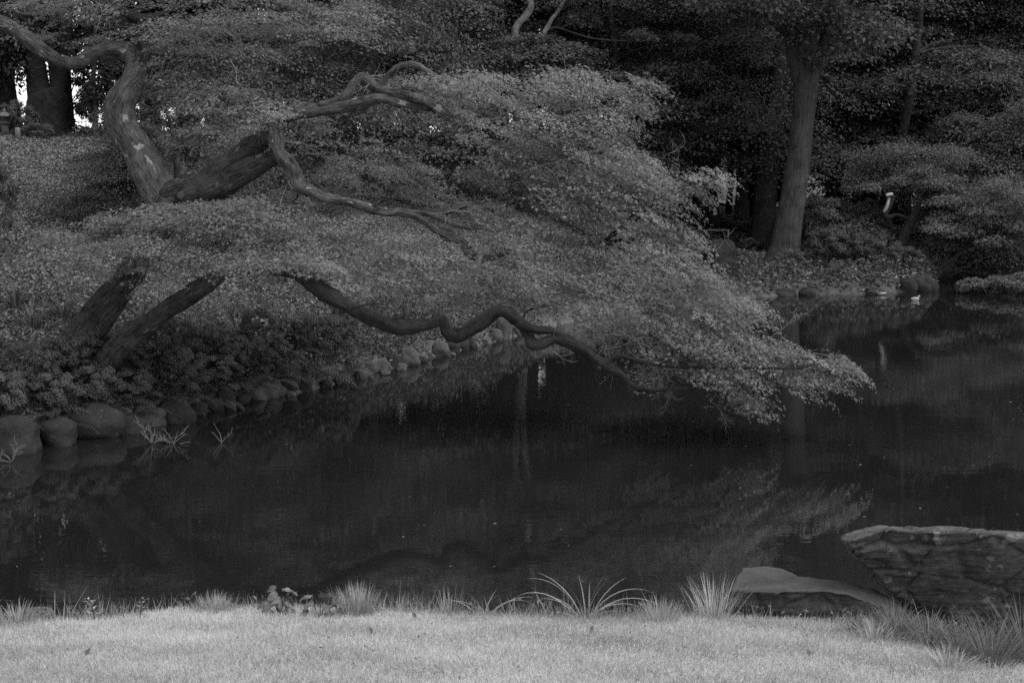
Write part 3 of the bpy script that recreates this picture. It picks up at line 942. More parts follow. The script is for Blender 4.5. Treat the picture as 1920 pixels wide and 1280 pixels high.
# behind the maple, left: on the crest of the hill
tree('tall', 20, 50, 'tall dark evergreen behind the stone lantern on the hill', leaf='leaf_dark', name='evergreen_tree', sc=.9, group=GW)
tree('broad', 450, 50, 'dark evergreen on the hill behind the knotted maple limb', leaf='leaf_dark', name='evergreen_tree', group=GW)
tree('tall', 470, 56, 'very dark tall evergreen showing in the gap above the knotted maple limb', leaf='leaf_dark', name='evergreen_tree', sc=(.8, .8, .9), group=GW)
tree('tall2', 640, 60, 'tall evergreen with a bare leaning trunk behind the upper maple limb', leaf='leaf_dark', name='evergreen_tree', group=GW)
tree('tier', 390, 31, 'dark small maple on the slope just behind the old maple', leaf='leaf_mid', name='small_maple', sc=.62, group='small maples on the slope')
tree('tier_low', 250, 29, 'low dark maple hanging beside the foot of the S shaped limb', leaf='leaf_dim', name='small_maple', sc=.5, group='small maples on the slope')
tree('tier2', 560, 36, 'maple on the slope filling the space under the upper limb', leaf='leaf_mid', name='small_maple', sc=.8, group='small maples on the slope')
tree('tier2', 760, 46.5, 'maple under the layered conifer, behind the cut upper limb', leaf='leaf_mid', name='small_maple', sc=(.8, .8, .95), group='small maples on the slope')
tree('cedar', 790, 46, 'layered conifer with grey tiers above the middle of the maple crown', leaf='leaf_mid', name='conifer', sc=(.85, .85, 1.0), group=GW)
tree('broad2', 720, 47, 'round broadleaf tree between the upper limb and the layered conifer', leaf='leaf_mid', name='broadleaf_tree', sc=1.0, group=GW)
tree('tier2', 690, 39, 'maple whose pale tiers meet the top edge of the picture behind the upper limb', leaf='leaf_mid', name='small_maple', sc=(.8, .8, 1.1), group='small maples on the slope')
tree('tall', 780, 66, 'tall dim tree rising behind the layered conifer', leaf='leaf_dark', name='evergreen_tree', group=GW)
# the dark heart of the wood
tree('tall2', 930, 70, 'near black tall tree behind the two pale twisting stems', leaf='leaf_dark', name='evergreen_tree', sc=1.0, group=GW)
tree('tall', 1080, 64, 'near black evergreen right of the pale twisting stems', leaf='leaf_dark', name='evergreen_tree', sc=1.0, group=GW)
tree('cedar', 1180, 56, 'dark drooping conifer above the right shoulder of the maple crown', leaf='leaf_dark', name='conifer', sc=(1.25, 1.25, 1.0), group=GW)
tree('tier2', 1250, 47, 'dim layered maple just behind the tip of the maple crown', leaf='leaf_dim', name='small_maple', sc=1.0, group=GW)
tree('broad', 1290, 60, 'tall dim broadleaf tree left of the smooth grey trunk', leaf='leaf_dark', name='broadleaf_tree', sc=1.1, group=GW)
tree('tier', 1390, 50, 'shaded layered maple left of the smooth grey trunk', leaf='leaf_dim', name='small_maple', sc=1.05, group=GW, dz=1.2)
tree('tall', 1400, 66, 'tall shaded tree behind the dark twin of the grey trunk', leaf='leaf_dark', name='evergreen_tree', sc=.95, group=GW)
tree('tall2', 1500, 95, 'far dim tree standing beyond the bright clearing behind the grey trunk', leaf='leaf_dark', name='evergreen_tree', sc=1.0, group=GW)
# right-hand wood
tree('tier2', 1590, 53, 'layered maple just right of the smooth grey trunk', leaf='leaf_dim', name='small_maple', sc=1.05, group=GW)
tree('broad2', 1690, 57, 'broadleaf tree with a lit face above the white branch stub', leaf='leaf_mid', name='broadleaf_tree', sc=1.15, group=GW)
tree('broad', 1830, 54, 'broad mid grey tree at the upper right corner of the wood', leaf='leaf_mid', name='broadleaf_tree', sc=1.1, group=GW)
tree('broad2', 1960, 52, 'broadleaf tree cut by the right edge of the picture', leaf='leaf_dim', name='broadleaf_tree', sc=1.15, group=GW)
tree('tall', 1620, 74, 'tall tree rising behind the layered maple right of the grey trunk', leaf='leaf_dark', name='evergreen_tree', sc=1.0, group=GW)
tree('tall2', 1770, 72, 'tall tree behind the lit broadleaf trees of the right bank', leaf='leaf_dim', name='evergreen_tree', sc=.95, group=GW)
tree('tall', 1930, 70, 'tall tree far behind the right edge of the pond', leaf='leaf_dim', name='evergreen_tree', sc=1.0, group=GW)
tree('tier', 1760, 50.5, 'layered maple behind the dark leaning trunk', leaf='leaf_dim', name='small_maple', sc=.95, group='maples on the far shore')
tree('tier', 1880, 48.5, 'layered maple reaching out to the right edge above the inlet', leaf='leaf_mid', name='small_maple', sc=.9, group='maples on the far shore')
tree('tier_low', 1840, 46.5, 'low maple drooping over the inlet at the right', leaf='leaf_mid', name='small_maple', sc=.9, group='maples on the far shore', bark='bark_dark')
tree('tier_low', 1930, 45.5, 'low maple at the right edge with its boughs near the water', leaf='leaf_mid', name='small_maple', sc=1.0, group='maples on the far shore', bark='bark_dark')
tov = tree('broad', -130, 26.5, 'unseen tall tree added on the slope to shade the left part of the old maple', leaf='leaf_dim', name='shade_tree', sc=(1.35, 1.0, 1.12), group=GW, rz=.3, dz=1.6)  # added above the view so its crown shades the maple's left side
tree('tier2', 985, 40.5, 'low dim maple hiding the feet of the pale twisting stems', leaf='leaf_dim', name='small_maple', sc=(.95, .95, .55), group='small maples on the slope')
tree('tall', 130, 56, 'tall black evergreen beyond the crest behind the forked trunk', leaf='leaf_dark', name='evergreen_tree', sc=.95, group=GW, dz=-3)
tree('tall2', 290, 60, 'tall black evergreen beyond the crest right of the S shaped limb', leaf='leaf_dark', name='evergreen_tree', sc=.9, group=GW, dz=-4)
tree('tall', 400, 62, 'tall black evergreen beyond the crest above the fork of the old maple', leaf='leaf_dark', name='evergreen_tree', sc=.95, group=GW, dz=-3)
GU = 'understory trees filling the shade of the wood'
for (kd, u_, y_, lf, sc_, lb) in [
    ('tier2', 620, 44, 'leaf_dim', 1.0, 'dim maple in the shade behind the cut upper limb'), ('tier2', 760, 52, 'leaf_dark', 1.1, 'dark maple in the shade below the layered conifer'),
    ('broad2', 880, 54, 'leaf_dark', 1.0, 'dark tree in the shade left of the pale twisting stems'), ('tier2', 960, 50, 'leaf_dark', 1.1, 'dark maple in the shade under the pale twisting stems'),
    ('broad', 1040, 56, 'leaf_dark', 1.0, 'near black tree filling the gap between the pale twisting stems'), ('tier2', 1110, 52, 'leaf_dark', 1.15, 'dark maple behind the highest part of the old maple crown'),
    ('broad2', 1170, 60, 'leaf_dark', 1.15, 'near black tree behind the right shoulder of the old maple crown'), ('cedar', 1330, 58, 'leaf_dim', 1.0, 'dim drooping conifer above the short dark trunk'),
    ('tier2', 1330, 53, 'leaf_dim', (1, 1, 1.05), 'dim layered maple over the short dark trunk'), ('broad', 1450, 60, 'leaf_dim', 1.05, 'dim broadleaf tree crowning behind the fork of the grey trunk'),
    ('tier2', 1480, 56, 'leaf_dim', (1, 1, 1.05), 'dim layered maple crossing behind the smooth grey trunk'), ('cedar', 1560, 60, 'leaf_dim', 1.1, 'conifer right of the fork of the grey trunk'),
    ('tier2', 1660, 50, 'leaf_dim', 1.0, 'layered maple above the white cut stub'), ('broad2', 1740, 64, 'leaf_dim', 1.2, 'tree behind the upright trunk past the white stub'),
    ('tier2', 1800, 53, 'leaf_dim', 1.05, 'layered maple hiding the thick trunk at the right'), ('tier2', 1900, 51, 'leaf_mid', 1.05, 'layered maple in the right margin of the wood'), ('broad', 1900, 62, 'leaf_mid', 1.1, 'tall broadleaf tree in the upper right corner'),

    ('broad', 700, 58, 'leaf_dark', 1.0, 'dark tree on the crest behind the round broadleaf tree'), ('tall', 1000, 84, 'leaf_dark', 1.0, 'tall tree deep in the wood behind the old maple'), ('tall2', 850, 82, 'leaf_dark', 1.0, 'tall tree deep in the wood behind the layered conifer'),
    ('tall', 1170, 80, 'leaf_dark', 1.0, 'tall tree deep in the wood behind the dark drooping conifer'), ('tall2', 1290, 88, 'leaf_dark', 1.0, 'tall tree at the left end of the far clearing'), ('tall', 1420, 92, 'leaf_dark', 1.0, 'tall tree beyond the middle of the far clearing'),
    ('tall', 1620, 94, 'leaf_dark', 1.0, 'tall tree beyond the right part of the far clearing'), ('tall2', 1720, 90, 'leaf_dark', 1.0, 'tall tree at the right end of the far clearing')]:
    tree(kd, u_, y_, lb, leaf=lf, name='understory_tree' if kd[0] != 't' or kd[1] == 'i' else 'evergreen_tree', sc=sc_, group=GU, dz=1.3 if 1280 < u_ < 1500 or 1600 < u_ < 1700 else 0)
# outside the frame but part of the same wood: right bank, left hill, seen in the water and shading the place
for k, (x_, y_, kd, lf) in enumerate([(27, 58, 'tall', 'leaf_dim'), (33, 52, 'tall2', 'leaf_dim'), (-24, 44, 'tall', 'leaf_dark'), (-23, 30, 'broad', 'leaf_dim'), (-18.5, 25.5, 'broad2', 'leaf_dim')]):
    tree(kd, 0, y_, ['tall tree beyond the right edge of the pond wood', 'farthest tall tree on the right bank of the pond', 'tall dark tree on the hill beyond the left edge',
                     'evergreen on the left slope outside the view', 'broadleaf tree on the left bank beside the old maple'][k], leaf=lf, name='woodland_tree', x=x_, group=GW)
# far wood as one mass
pos = []
cl = []
for k in range(90):
    b_ = R(rng.uniform(-9, 34))
    yy = rng.uniform(98, 120)
    cl.append(crown_broad(10, 1.5, rng.uniform(11, 17), 6.5, .75, 42, 100 + k))
    xx = math.tan(b_) * yy
    cl[-1][0] = cl[-1][0] + [xx, yy, gz(xx, yy) + rng.uniform(0, 6)]
link('distant_woods', leaf_mesh('distant_woods', KITE, *[np.concatenate(x) for x in zip(*cl)], [M['leaf_dark']]), kind='stuff')


# individually built trunks that show plainly
def custom_tree(name, label, u, y, rows, crown=None, leafm='leaf_dim', nseg=14, lump=.06, group=None):
    """rows: list of limbs; each limb is rows of u, v, width px at distance y (+ dy)"""
    bs = gpt(u, y)
    bs = np.array([bs[0], bs[1], bs[2] - .1])
    t_ = thing(name, label, 'tree', bs, 0, group)
    for k, (nm, mt, rr) in enumerate(rows):
        b_ = Buf()
        Pq = []
        for q in rr:
            uu, vv, w_ = q[:3]
            d_ = (y + (q[3] if len(q) > 3 else 0)) / math.cos(PITCH) * .985
            Pq.append(tuple(at(uu, vv, d_) - bs) + (w_ * d_ / F / 2,))
        b_.tube(Pq, nseg if k == 0 else 9, lump=lump)
        link(nm, b_.mesh(nm, [M[mt]]), t_)
    if crown is not None:
        link('crown', leaf_mesh('crown', crown[0], *crown[1], [M[leafm]]), t_)
    return t_


def pads_at(specs, leaf, per, off, flat=.4, dz=0):
    pos, nrm, dr, sz, tn = [], [], [], [], []
    for (u, v, ru, rv, d, rd, n) in specs:
        k_ = max(3, int(ru * rv / 110))
        for _ in range(k_):                                   # several loose clumps per mass
            e_ = rng.normal(0, .55, 3).clip(-1.1, 1.1)
            c = at(u + e_[0] * ru * .8, v + e_[1] * rv * .9 + .25 * rv * abs(e_[0]), d + e_[2] * rd)
            m_ = int(n * per / k_ * rng.uniform(.5, 1.5))
            q = rdirs(m_) * (rng.uniform(0, 1, m_) ** .45)[:, None]
            q[:, 2] += .12 * np.sin(q[:, 0] * 7 + u) - .35 * q[:, 0] ** 2
            w_ = rng.uniform(.38, .7)
            pos.append(c + q * [ru * d / F * w_, rd * .7, max(rv * d / F * .55, .12)] - off)
            nrm.append(q * .5 + [0, -.1, .8] + rng.normal(0, flat, (m_, 3)))
            dr.append(q + rng.normal(0, .6, (m_, 3)) - [0, 0, .25])
            sz.append(leaf * rng.uniform(.6, 1.3, m_))
            tn.append(np.clip(rng.normal(.5, .15) * .5 + rng.normal(.25, .18, m_), 0, 1))
    return [np.concatenate(x) for x in (pos, nrm, dr, sz, tn)]


# smooth grey trunk on the far point
yb = 42.0
bs = gpt(1465, yb)
t_ = custom_tree('grey_trunk_tree', 'big tree with a smooth grey trunk and flared foot on the far bank', 1465, yb,
                 [('trunk', 'bark_far', [(1458, 525, 104), (1464, 505, 82), (1469, 480, 62), (1476, 440, 54), (1487, 370, 48), (1497, 300, 45), (1505, 230, 43), (1511, 165, 44), (1513, 120, 46), (1512, 70, 44), (1510, 0, 38), (1508, -120, 30), (1500, -300, 14)]),
                  ('limb', 'bark_far', [(1510, 175, 30), (1492, 130, 26), (1482, 80, 20), (1470, 30, 16), (1430, -10, 12), (1380, -60, 8)]),
                  ('limb', 'bark_far', [(1484, 70, 16), (1455, 45, 14), (1425, 20, 11), (1390, 0, 6)]),
                  ('limb', 'bark_far', [(1514, 160, 32), (1535, 115, 30), (1560, 92, 20), (1590, 88, 16), (1625, 76, 12), (1670, 60, 7)]),
                  ('limb', 'bark_far', [(1536, 120, 22), (1550, 60, 20), (1558, 0, 18), (1575, -120, 12)])])
bs = np.array(t_.location)
a = pads_at([(1505, 40, 45, 40, 41.8, .8, .45), (1440, 10, 110, 30, 41, 1.8, 1.2), (1560, 30, 70, 40, 41.5, 1.5, 1.0), (1520, 110, 26, 22, 41.5, .5, .12), (1620, 50, 80, 40, 41, 1.8, 1.1), (1360, 0, 70, 26, 40.5, 1.5, .7),
             (1500, -80, 220, 60, 41, 3.5, 2.5), (1380, -160, 190, 60, 41, 3, 1.8), (1620, -170, 200, 60, 41, 3, 1.8), (1500, -280, 240, 70, 41, 3, 2.2), (1500, -400, 180, 60, 41, 3, 1.4)], .14, 2200, bs)
link('crown', leaf_mesh('crown', KITE, *a, [M['leaf_dim']]), t_)

custom_tree('dark_trunk_tree', 'thick dark ridged trunk standing close behind the smooth grey trunk', 1440, 47,
            [('trunk', 'bark_dark', [(1430, 470, 64), (1432, 430, 50), (1437, 340, 42), (1444, 260, 38), (1452, 190, 34), (1462, 120, 30), (1480, 0, 34), (1490, -180, 20)]),
             ('limb', 'bark_dark', [(1456, 200, 24), (1468, 165, 24), (1482, 140, 20), (1500, 110, 12)]),
             ('limb', 'bark_dark', [(1450, 250, 26), (1410, 190, 18), (1370, 130, 12), (1340, 60, 8)])], lump=.1)
for k, (u_, y_, rows, lb) in enumerate([
    (1334, 50, [(1342, 425, 30), (1338, 400, 24), (1326, 370, 24), (1318, 330, 20), (1310, 230, 16), (1300, 60, 10)], 'short dark trunk just right of the maple tip, bending left'),
    (1368, 62, [(1366, 400, 14), (1368, 370, 12), (1370, 330, 12), (1372, 200, 10), (1375, 20, 8)], 'slim straight trunk against the pale clearing'),
    (1408, 58, [(1410, 405, 34), (1412, 380, 26), (1416, 330, 24), (1420, 200, 20), (1425, 0, 14)], 'dark trunk at the right side of the pale clearing'),
    (1318, 66, [(1316, 395, 16), (1318, 370, 13), (1318, 300, 12), (1316, 100, 9)], 'faint trunk at the left side of the pale clearing'),
    (1604, 60, [(1600, 410, 22), (1606, 370, 16), (1616, 300, 14), (1640, 200, 10)], 'shaded trunk right of the smooth grey trunk, half hidden by leaves'),
    (1685, 56, [(1690, 400, 30), (1686, 330, 24), (1684, 260, 22), (1690, 150, 18), (1700, 20, 12)], 'dim upright trunk behind the white branch stub'),
    (1790, 58, [(1800, 420, 40), (1796, 330, 30), (1790, 240, 28), (1800, 150, 24), (1820, 20, 16)], 'dim thick trunk behind the maples at the right')]):
    custom_tree('shaded_tree', lb, u_, y_, [('trunk', 'bark_dark', rows)], None, group='dark trunks of the far wood')

# two pale twisting stems above the maple
t_ = custom_tree('pale_stem_tree', 'slim tree with two pale twisting stems rising above the maple crown', 1000, 44,
                 [('stem', 'bark_light', [(985, 420, 16), (975, 300, 15), (968, 200, 15), (966, 130, 15), (972, 100, 17), (974, 85, 14), (965, 62, 14), (972, 45, 14), (988, 28, 14), (996, 10, 12), (992, -10, 12), (1000, -80, 10), (1010, -200, 5)]),
                  ('stem', 'bark_light', [(985, 420, 16), (980, 250, 15), (985, 160, 13), (993, 118, 12), (1000, 96, 12), (1012, 76, 11), (1026, 52, 9), (1036, 34, 8), (1047, 20, 7), (1070, -20, 5)]),
                  ('branch', 'bark_far', [(1026, 56, 5), (1044, 52, 4), (1075, 62, 4), (1110, 72, 3.5), (1160, 77, 3.5), (1200, 76, 3), (1240, 68, 2.5), (1290, 74, 2)])])
bs = np.array(t_.location)
a = pads_at([(1075, 10, 40, 14, 44, .8, .35), (1100, 38, 36, 9, 44, .6, .2), (1225, 62, 44, 12, 44, .7, .3), (1270, 68, 36, 10, 44, .6, .22), (1290, 85, 26, 8, 44, .5, .1), (1040, -10, 60, 20, 44, 1, .6), (1130, -20, 70, 26, 44, 1, .8), (1040, -120, 130, 50, 44, 2, 1.4)], .10, 2400, bs)
link('crown', leaf_mesh('crown', KITE, *a, [M['leaf_mid']]), t_)

# big dark forked tree on the hill and the thin one beside it
t_ = custom_tree('forked_tree', 'massive near black forked trunk on the hill beside the stone lantern', 88, 44,
                 [('trunk', 'bark_dark', [(86, 275, 120), (88, 250, 92), (88, 215, 76), (90, 190, 74), (86, 175, 66)]),
                  ('limb', 'bark_dark', [(80, 205, 50), (72, 165, 44), (66, 120, 40), (58, 60, 34), (48, 0, 28), (40, -100, 18), (40, -300, 10)]),
                  ('limb', 'bark_dark', [(98, 210, 46), (108, 165, 32), (116, 130, 28), (122, 80, 24), (126, 20, 20), (130, -80, 14), (128, -260, 7)])], nseg=18)
bs = np.array(t_.location)
a = pads_at([(30, 110, 60, 50, 44.5, 1.4, 1.0), (10, 60, 60, 40, 44, 1.4, .9), (120, 85, 60, 26, 44.6, 1.2, .8), (60, 60, 50, 30, 45, 1, .6), (160, 60, 44, 26, 45, 1, .45), (210, 130, 30, 26, 45, .8, .3),
             (80, -40, 170, 60, 45, 3, 2.4), (100, -160, 200, 70, 45, 3, 2.4), (60, -300, 160, 70, 45, 3, 1.8), (-60, 60, 80, 90, 45, 2, 1.6)], .16, 2000, bs)
link('crown', leaf_mesh('crown', KITE, *a, [M['leaf_dark']]), t_)
t_ = custom_tree('thin_tree', 'thin upright tree on the crest between the forked trunk and the S shaped limb', 178, 43,
                 [('trunk', 'bark_far', [(181, 262, 14), (179, 240, 11), (177, 190, 10), (175, 150, 9), (177, 90, 8), (180, 0, 6), (184, -120, 4)]),
                  ('branch', 'bark_dark', [(178, 185, 3), (160, 165, 2.5), (148, 150, 2), (138, 148, 1.5)])])
bs = np.array(t_.location)
a = pads_at([(185, 150, 26, 30, 43, .6, .3), (200, 120, 24, 22, 43, .6, .25), (165, 110, 24, 16, 43, .6, .2), (205, 225, 32, 26, 43.5, .6, .7), (150, 140, 24, 14, 44, .6, .10), (140, 235, 26, 16, 45, .6, .14), (165, 248, 20, 8, 44, .5, .1), (142, 190, 14, 20, 45, .4, .04), (170, 205, 10, 16, 44, .4, .03), (190, 30, 60, 40, 43, 1, .7)], .12, 2400, bs)
link('crown', leaf_mesh('crown', KITE, *a, [M['leaf_dark']]), t_)
custom_tree('sapling', 'bare slanting sapling against the white sky on the crest', 128, 46, [('trunk', 'bark_dark', [(118, 262, 4), (124, 220, 3.5), (132, 180, 3), (142, 150, 2), (158, 120, 1.5)]), ('branch', 'bark_dark', [(128, 200, 2.5), (145, 175, 2), (160, 160, 1.2)]), ('branch', 'bark_dark', [(122, 235, 2.5), (140, 215, 2), (158, 205, 1.2)])], nseg=6)
custom_tree('leaning_evergreen', 'dark leaning trunk in the gap behind the upper maple limb', 615, 50, [('trunk', 'bark_far', [(598, 290, 32), (604, 220, 28), (612, 160, 28), (624, 118, 28), (640, 80, 22), (668, 0, 18), (690, -100, 12)])], None)
custom_tree('bare_sapling', 'dark bare stem on the slope between the two great maple limbs', 332, 28, [('trunk', 'bark_dark', [(334, 345, 12), (331, 310, 11), (328, 270, 10), (322, 240, 8), (310, 200, 5)]), ('branch', 'bark_dark', [(372, 336, 8), (384, 322, 8), (398, 310, 4)])], nseg=8)

# leaning maples on the far point
t_ = custom_tree('leaning_maple', 'dark leaning maple with a white cut stub on the far shore', 1688, 42.5,
                 [('trunk', 'bark_dark', [(1682, 475, 22), (1690, 455, 19), (1702, 430, 17), (1712, 408, 16), (1722, 390, 13), (1732, 370, 9), (1740, 345, 6)]),
                  ('limb', 'bark_dark', [(1713, 412, 7), (1700, 409, 7), (1682, 403, 7), (1668, 407, 8), (1660, 406, 9), (1664, 394, 9), (1672, 378, 9), (1676, 366, 8)]),
                  ('limb', 'bark_dark', [(1714, 410, 8), (1730, 404, 7), (1745, 398, 6), (1775, 388, 4)]),
                  ('limb', 'bark_dark', [(1720, 413, 5), (1745, 410, 4), (1752, 408, 3)])])
bs = np.array(t_.location)
b = Buf()
b.tube([tuple(at(1658, 398, 42.3) - bs) + (.06,), tuple(at(1664, 384, 42.2) - bs) + (.05,), tuple(at(1667, 371, 42.2) - bs) + (.045,)], 8)
link('lit_stub_side', b.mesh('lit_stub_side', [M['cut']]), t_)  # pale strip puts the light on the stub's side into its colour
b = Buf()
b.tube([tuple(at(1661, 367, 42.1) - bs) + (.05,), tuple(at(1667, 365, 42.1) - bs) + (.055,), tuple(at(1674, 364, 42.1) - bs) + (.045,)], 8)
link('cut_end', b.mesh('cut_end', [M['cut']]), t_)
a = pads_at([(1740, 355, 50, 12, 42.5, .8, .5), (1700, 340, 60, 12, 42.6, .8, .5), (1790, 375, 60, 13, 42, .8, .55), (1820, 410, 60, 16, 42, .8, .6), (1640, 350, 50, 12, 43, .8, .4), (1780, 340, 60, 14, 42.6, .8, .5), (1730, 320, 60, 20, 43, .8, .5), (1620, 320, 60, 24, 44, 1, .6), (1660, 290, 70, 26, 44, 1, .7), (1760, 290, 80, 26, 44, 1.2, .8), (1570, 390, 40, 16, 43.5, .7, .3), (1610, 420, 50, 18, 43, .8, .4), (1560, 430, 40, 18, 43, .8, .35), (1640, 445, 40, 14, 42.5, .6, .25)], .09, 4200, bs)
link('crown', leaf_mesh('crown', KITE, *a, [M['leaf_mid']]), t_)
t_ = custom_tree('waterside_maple', 'slender maple leaning from the far rocks out over the inlet', 1742, 41.5,
                 [('trunk', 'bark_dark', [(1735, 520, 9), (1745, 512, 9), (1765, 500, 8), (1788, 484, 8), (1812, 464, 8), (1840, 440, 5), (1880, 420, 3)]),
                  ('limb', 'bark_dark', [(1810, 466, 5), (1860, 452, 4), (1882, 442, 4), (1920, 452, 3)]),
                  ('limb', 'bark_dark', [(1880, 442, 3), (1895, 460, 3), (1920, 482, 2.5)])])
bs = np.array(t_.location)
a = pads_at([(1850, 440, 70, 14, 41, .8, .6), (1800, 430, 50, 12, 41.3, .7, .4), (1900, 425, 60, 16, 41, .9, .6), (1905, 465, 40, 10, 40.6, .5, .25), (1760, 455, 40, 10, 41.5, .5, .25), (1880, 395, 70, 16, 41.5, .9, .6),
             (1820, 380, 80, 26, 42, 1.2, .9), (1890, 350, 70, 28, 42, 1.2, .8), (1770, 420, 50, 16, 41.5, .7, .35), (1860, 410, 70, 22, 41.3, 1, .7), (1915, 390, 50, 26, 41, 1, .6), (1850, 528, 44, 13, 38.6, .6, .55), (1885, 530, 40, 13, 38.4, .6, .5), (1825, 533, 22, 6, 38.5, .4, .18), (1915, 520, 30, 14, 38.4, .6, .4)], .09, 4200, bs)
link('crown', leaf_mesh('crown', KITE, *a, [M['leaf_mid']]), t_)

# shrubs on the far shore and on the hill
GS = 'low shrubs along the far shore'
for (u_, y_, sc_, lf, lb) in [(1555, 40.8, .8, 'leaf_dim', 'low shrub at the right foot of the smooth grey trunk'), (1610, 41, .75, 'leaf_dim', 'rounded shrub in the middle of the far point'),
                              (1655, 40.4, .62, 'leaf_dim', 'rounded shrub above the ducks'), (1700, 40.4, .5, 'leaf_dim', 'shrub trailing over the last rocks of the far point'),
                              (1480, 40.2, .45, 'leaf_mid', 'small spiky plant in front of the grey trunk foot'), (1590, 44.5, 1.15, 'leaf_dim', 'shrub behind the rounded shrub of the far point'),
                              (1385, 39.6, .45, 'leaf_dim', 'shrub between the maple tip and the far shore rocks'), (1405, 46, .35, 'leaf_mid', 'tiny plant on the bare floor left of the grey trunk'),
                              (1530, 46, 1.2, 'leaf_dim', 'shrub half hidden behind the smooth grey trunk')]:
    tree('shrub', u_, y_, lb, 'shrub', lf, 'shore_shrub', sc_, group=GS)
tree('shrub', 42, 43, 'rounded shrub between the stone lantern and the forked trunk', 'shrub', 'leaf_mid', 'hill_shrub', (.62, .62, .8), group='shrubs on the hill')
tree('shrub', 78, 42, 'clipped tiered shrub in front of the forked trunk', 'shrub', 'leaf_mid', 'hill_shrub', (.5, .5, .36), group='shrubs on the hill')
for k, (u_, y_, sc_, lb) in enumerate([(262, 47, 2.3, 'big dark bush on the crest just right of the S shaped limb'), (345, 50, 2.6, 'big dark bush on the crest above the fork of the old maple'), (440, 48, 2.5, 'big dark bush on the crest behind the centre left leaves'),
                                  (540, 50, 2.6, 'big dark bush on the crest left of the leaning trunk'), (640, 49, 2.4, 'big dark bush on the crest right of the leaning trunk'), (730, 50, 2.4, 'big dark bush on the crest behind the hook of the upper limb')]):
    tree('shrub', u_, y_, lb, 'bush', 'leaf_dark', 'dark_bush', sc_, group='big bushes along the crest')
tree('shrub', 205, 44, 'dark shrub on the crest behind the S shaped limb', 'shrub', 'leaf_dark', 'hill_shrub', (.8, .8, 1.2), group='shrubs on the hill')
tree('shrub', -12, 26, 'dark small leaved bush cut by the left edge', 'shrub', 'leaf_dim', 'dark_bush', (.5, .5, 1.15), group='shrubs on the hill')

# ------------------------------------------------------------------ stone lantern, rope post, bench
def prism(buf, prof, n=6):
    """rows (radius, z) turned on n sides"""
    th = np.arange(n) * 2 * math.pi / n + math.pi / n
    V = np.concatenate([np.stack([np.cos(th) * r_, np.sin(th) * r_, np.full(n, z_)], 1) for r_, z_ in prof])
    m_ = len(prof)
    Qd = [[i * n + j, i * n + (j + 1) % n, (i + 1) * n + (j + 1) % n, (i + 1) * n + j] for i in range(m_ - 1) for j in range(n)]
    buf.V += [V, np.array([[0, 0, prof[0][1]], [0, 0, prof[-1][1]]])]
    buf.B += [np.zeros((len(V) + 2, 3))]
    k0 = buf.n + len(V)
    buf.Q.append(np.array(Qd) + buf.n)
    buf.T.append(np.array([[k0, (j + 1) % n + buf.n, j + buf.n] for j in range(n)] + [[k0 + 1, (m_ - 1) * n + j + buf.n, (m_ - 1) * n + (j + 1) % n + buf.n] for j in range(n)]))
    buf.n += len(V) + 2


def pmesh(name, prof, n, mat, parent, loc=(0, 0, 0)):
    b_ = Buf()
    prism(b_, prof, n)
    return link(name, b_.mesh(name, [M[mat]], smooth=False), parent, loc)


q = gpt(20, 42.5)
t_ = thing('stone_lantern', 'small stone lantern with a wide cap on the hill crest at the left', 'lantern', q, .4, scale=.55)
pmesh('base', [(.36, -.1), (.36, .12), (.26, .16)], 6, 'granite', t_)
pmesh('shaft', [(.2, .16), (.185, .72)], 8, 'granite', t_)
pmesh('platform', [(.22, .72), (.33, .8), (.33, .87)], 6, 'granite', t_)
pmesh('light_box', [(.22, .87), (.22, 1.14)], 6, 'granite', t_)
pmesh('cap', [(.52, 1.14), (.5, 1.2), (.3, 1.31), (.1, 1.4)], 6, 'granite', t_)
pmesh('finial', [(.07, 1.4), (.1, 1.46), (.02, 1.58)], 6, 'granite', t_)
q = gpt(43, 41)
t_ = thing('rope_post', 'short pale post on the hill right of the stone lantern', 'post', q)
pmesh('post', [(.075, -.1), (.075, .34), (.055, .36)], 10, 'post', t_)
b = Buf()
b.tube([(-.75, .3, .24, .012), (-.4, .15, .16, .012), (0, 0, .26, .012)], 5)
b.tube([(0, 0, .26, .012), (.7, .3, .12, .012), (1.5, .6, .2, .012)], 5)
link('rope', b.mesh('rope', [M['bark_dark']]), t_)
q = gpt(1334, 47)
t_ = thing('bench', 'low pale plank bench on the dark floor beside the maple tip', 'bench', q, .1)
def box(name, cx_, cy_, cz_, sx, sy, sz_, mat, parent):
    V = np.array([(x_, y_, z_) for z_ in (-1, 1) for y_ in (-1, 1) for x_ in (-1, 1)]) * [sx / 2, sy / 2, sz_ / 2] + [cx_, cy_, cz_]
    return link(name, mk_mesh(name, V, None, [(0, 2, 3, 1), (4, 5, 7, 6), (0, 1, 5, 4), (2, 6, 7, 3), (0, 4, 6, 2), (1, 3, 7, 5)], mats=[M[mat]]), parent)
box('seat', 0, 0, .4, 1.1, .3, .05, 'post', t_)
for x_ in (-.42, .42):
    box('leg', x_, 0, .17, .08, .26, .4, 'bark_dark', t_)
q = gpt(1365, 46)
t_ = thing('marker_post', 'thin pale marker post on the dark floor right of the bench', 'post', q)
pmesh('post', [(.035, -.1), (.035, .62), (.03, .63)], 8, 'post', t_)


# ------------------------------------------------------------------ stones
def ico(sub):
    import bmesh
    bm = bmesh.new()
    bmesh.ops.create_icosphere(bm, subdivisions=sub, radius=1)
    V = np.array([v_.co[:] for v_ in bm.verts])
    T = np.array([[v_.index for v_ in f.verts] for f in bm.faces])
    bm.free()
    return V, T


ICO = ico(4)


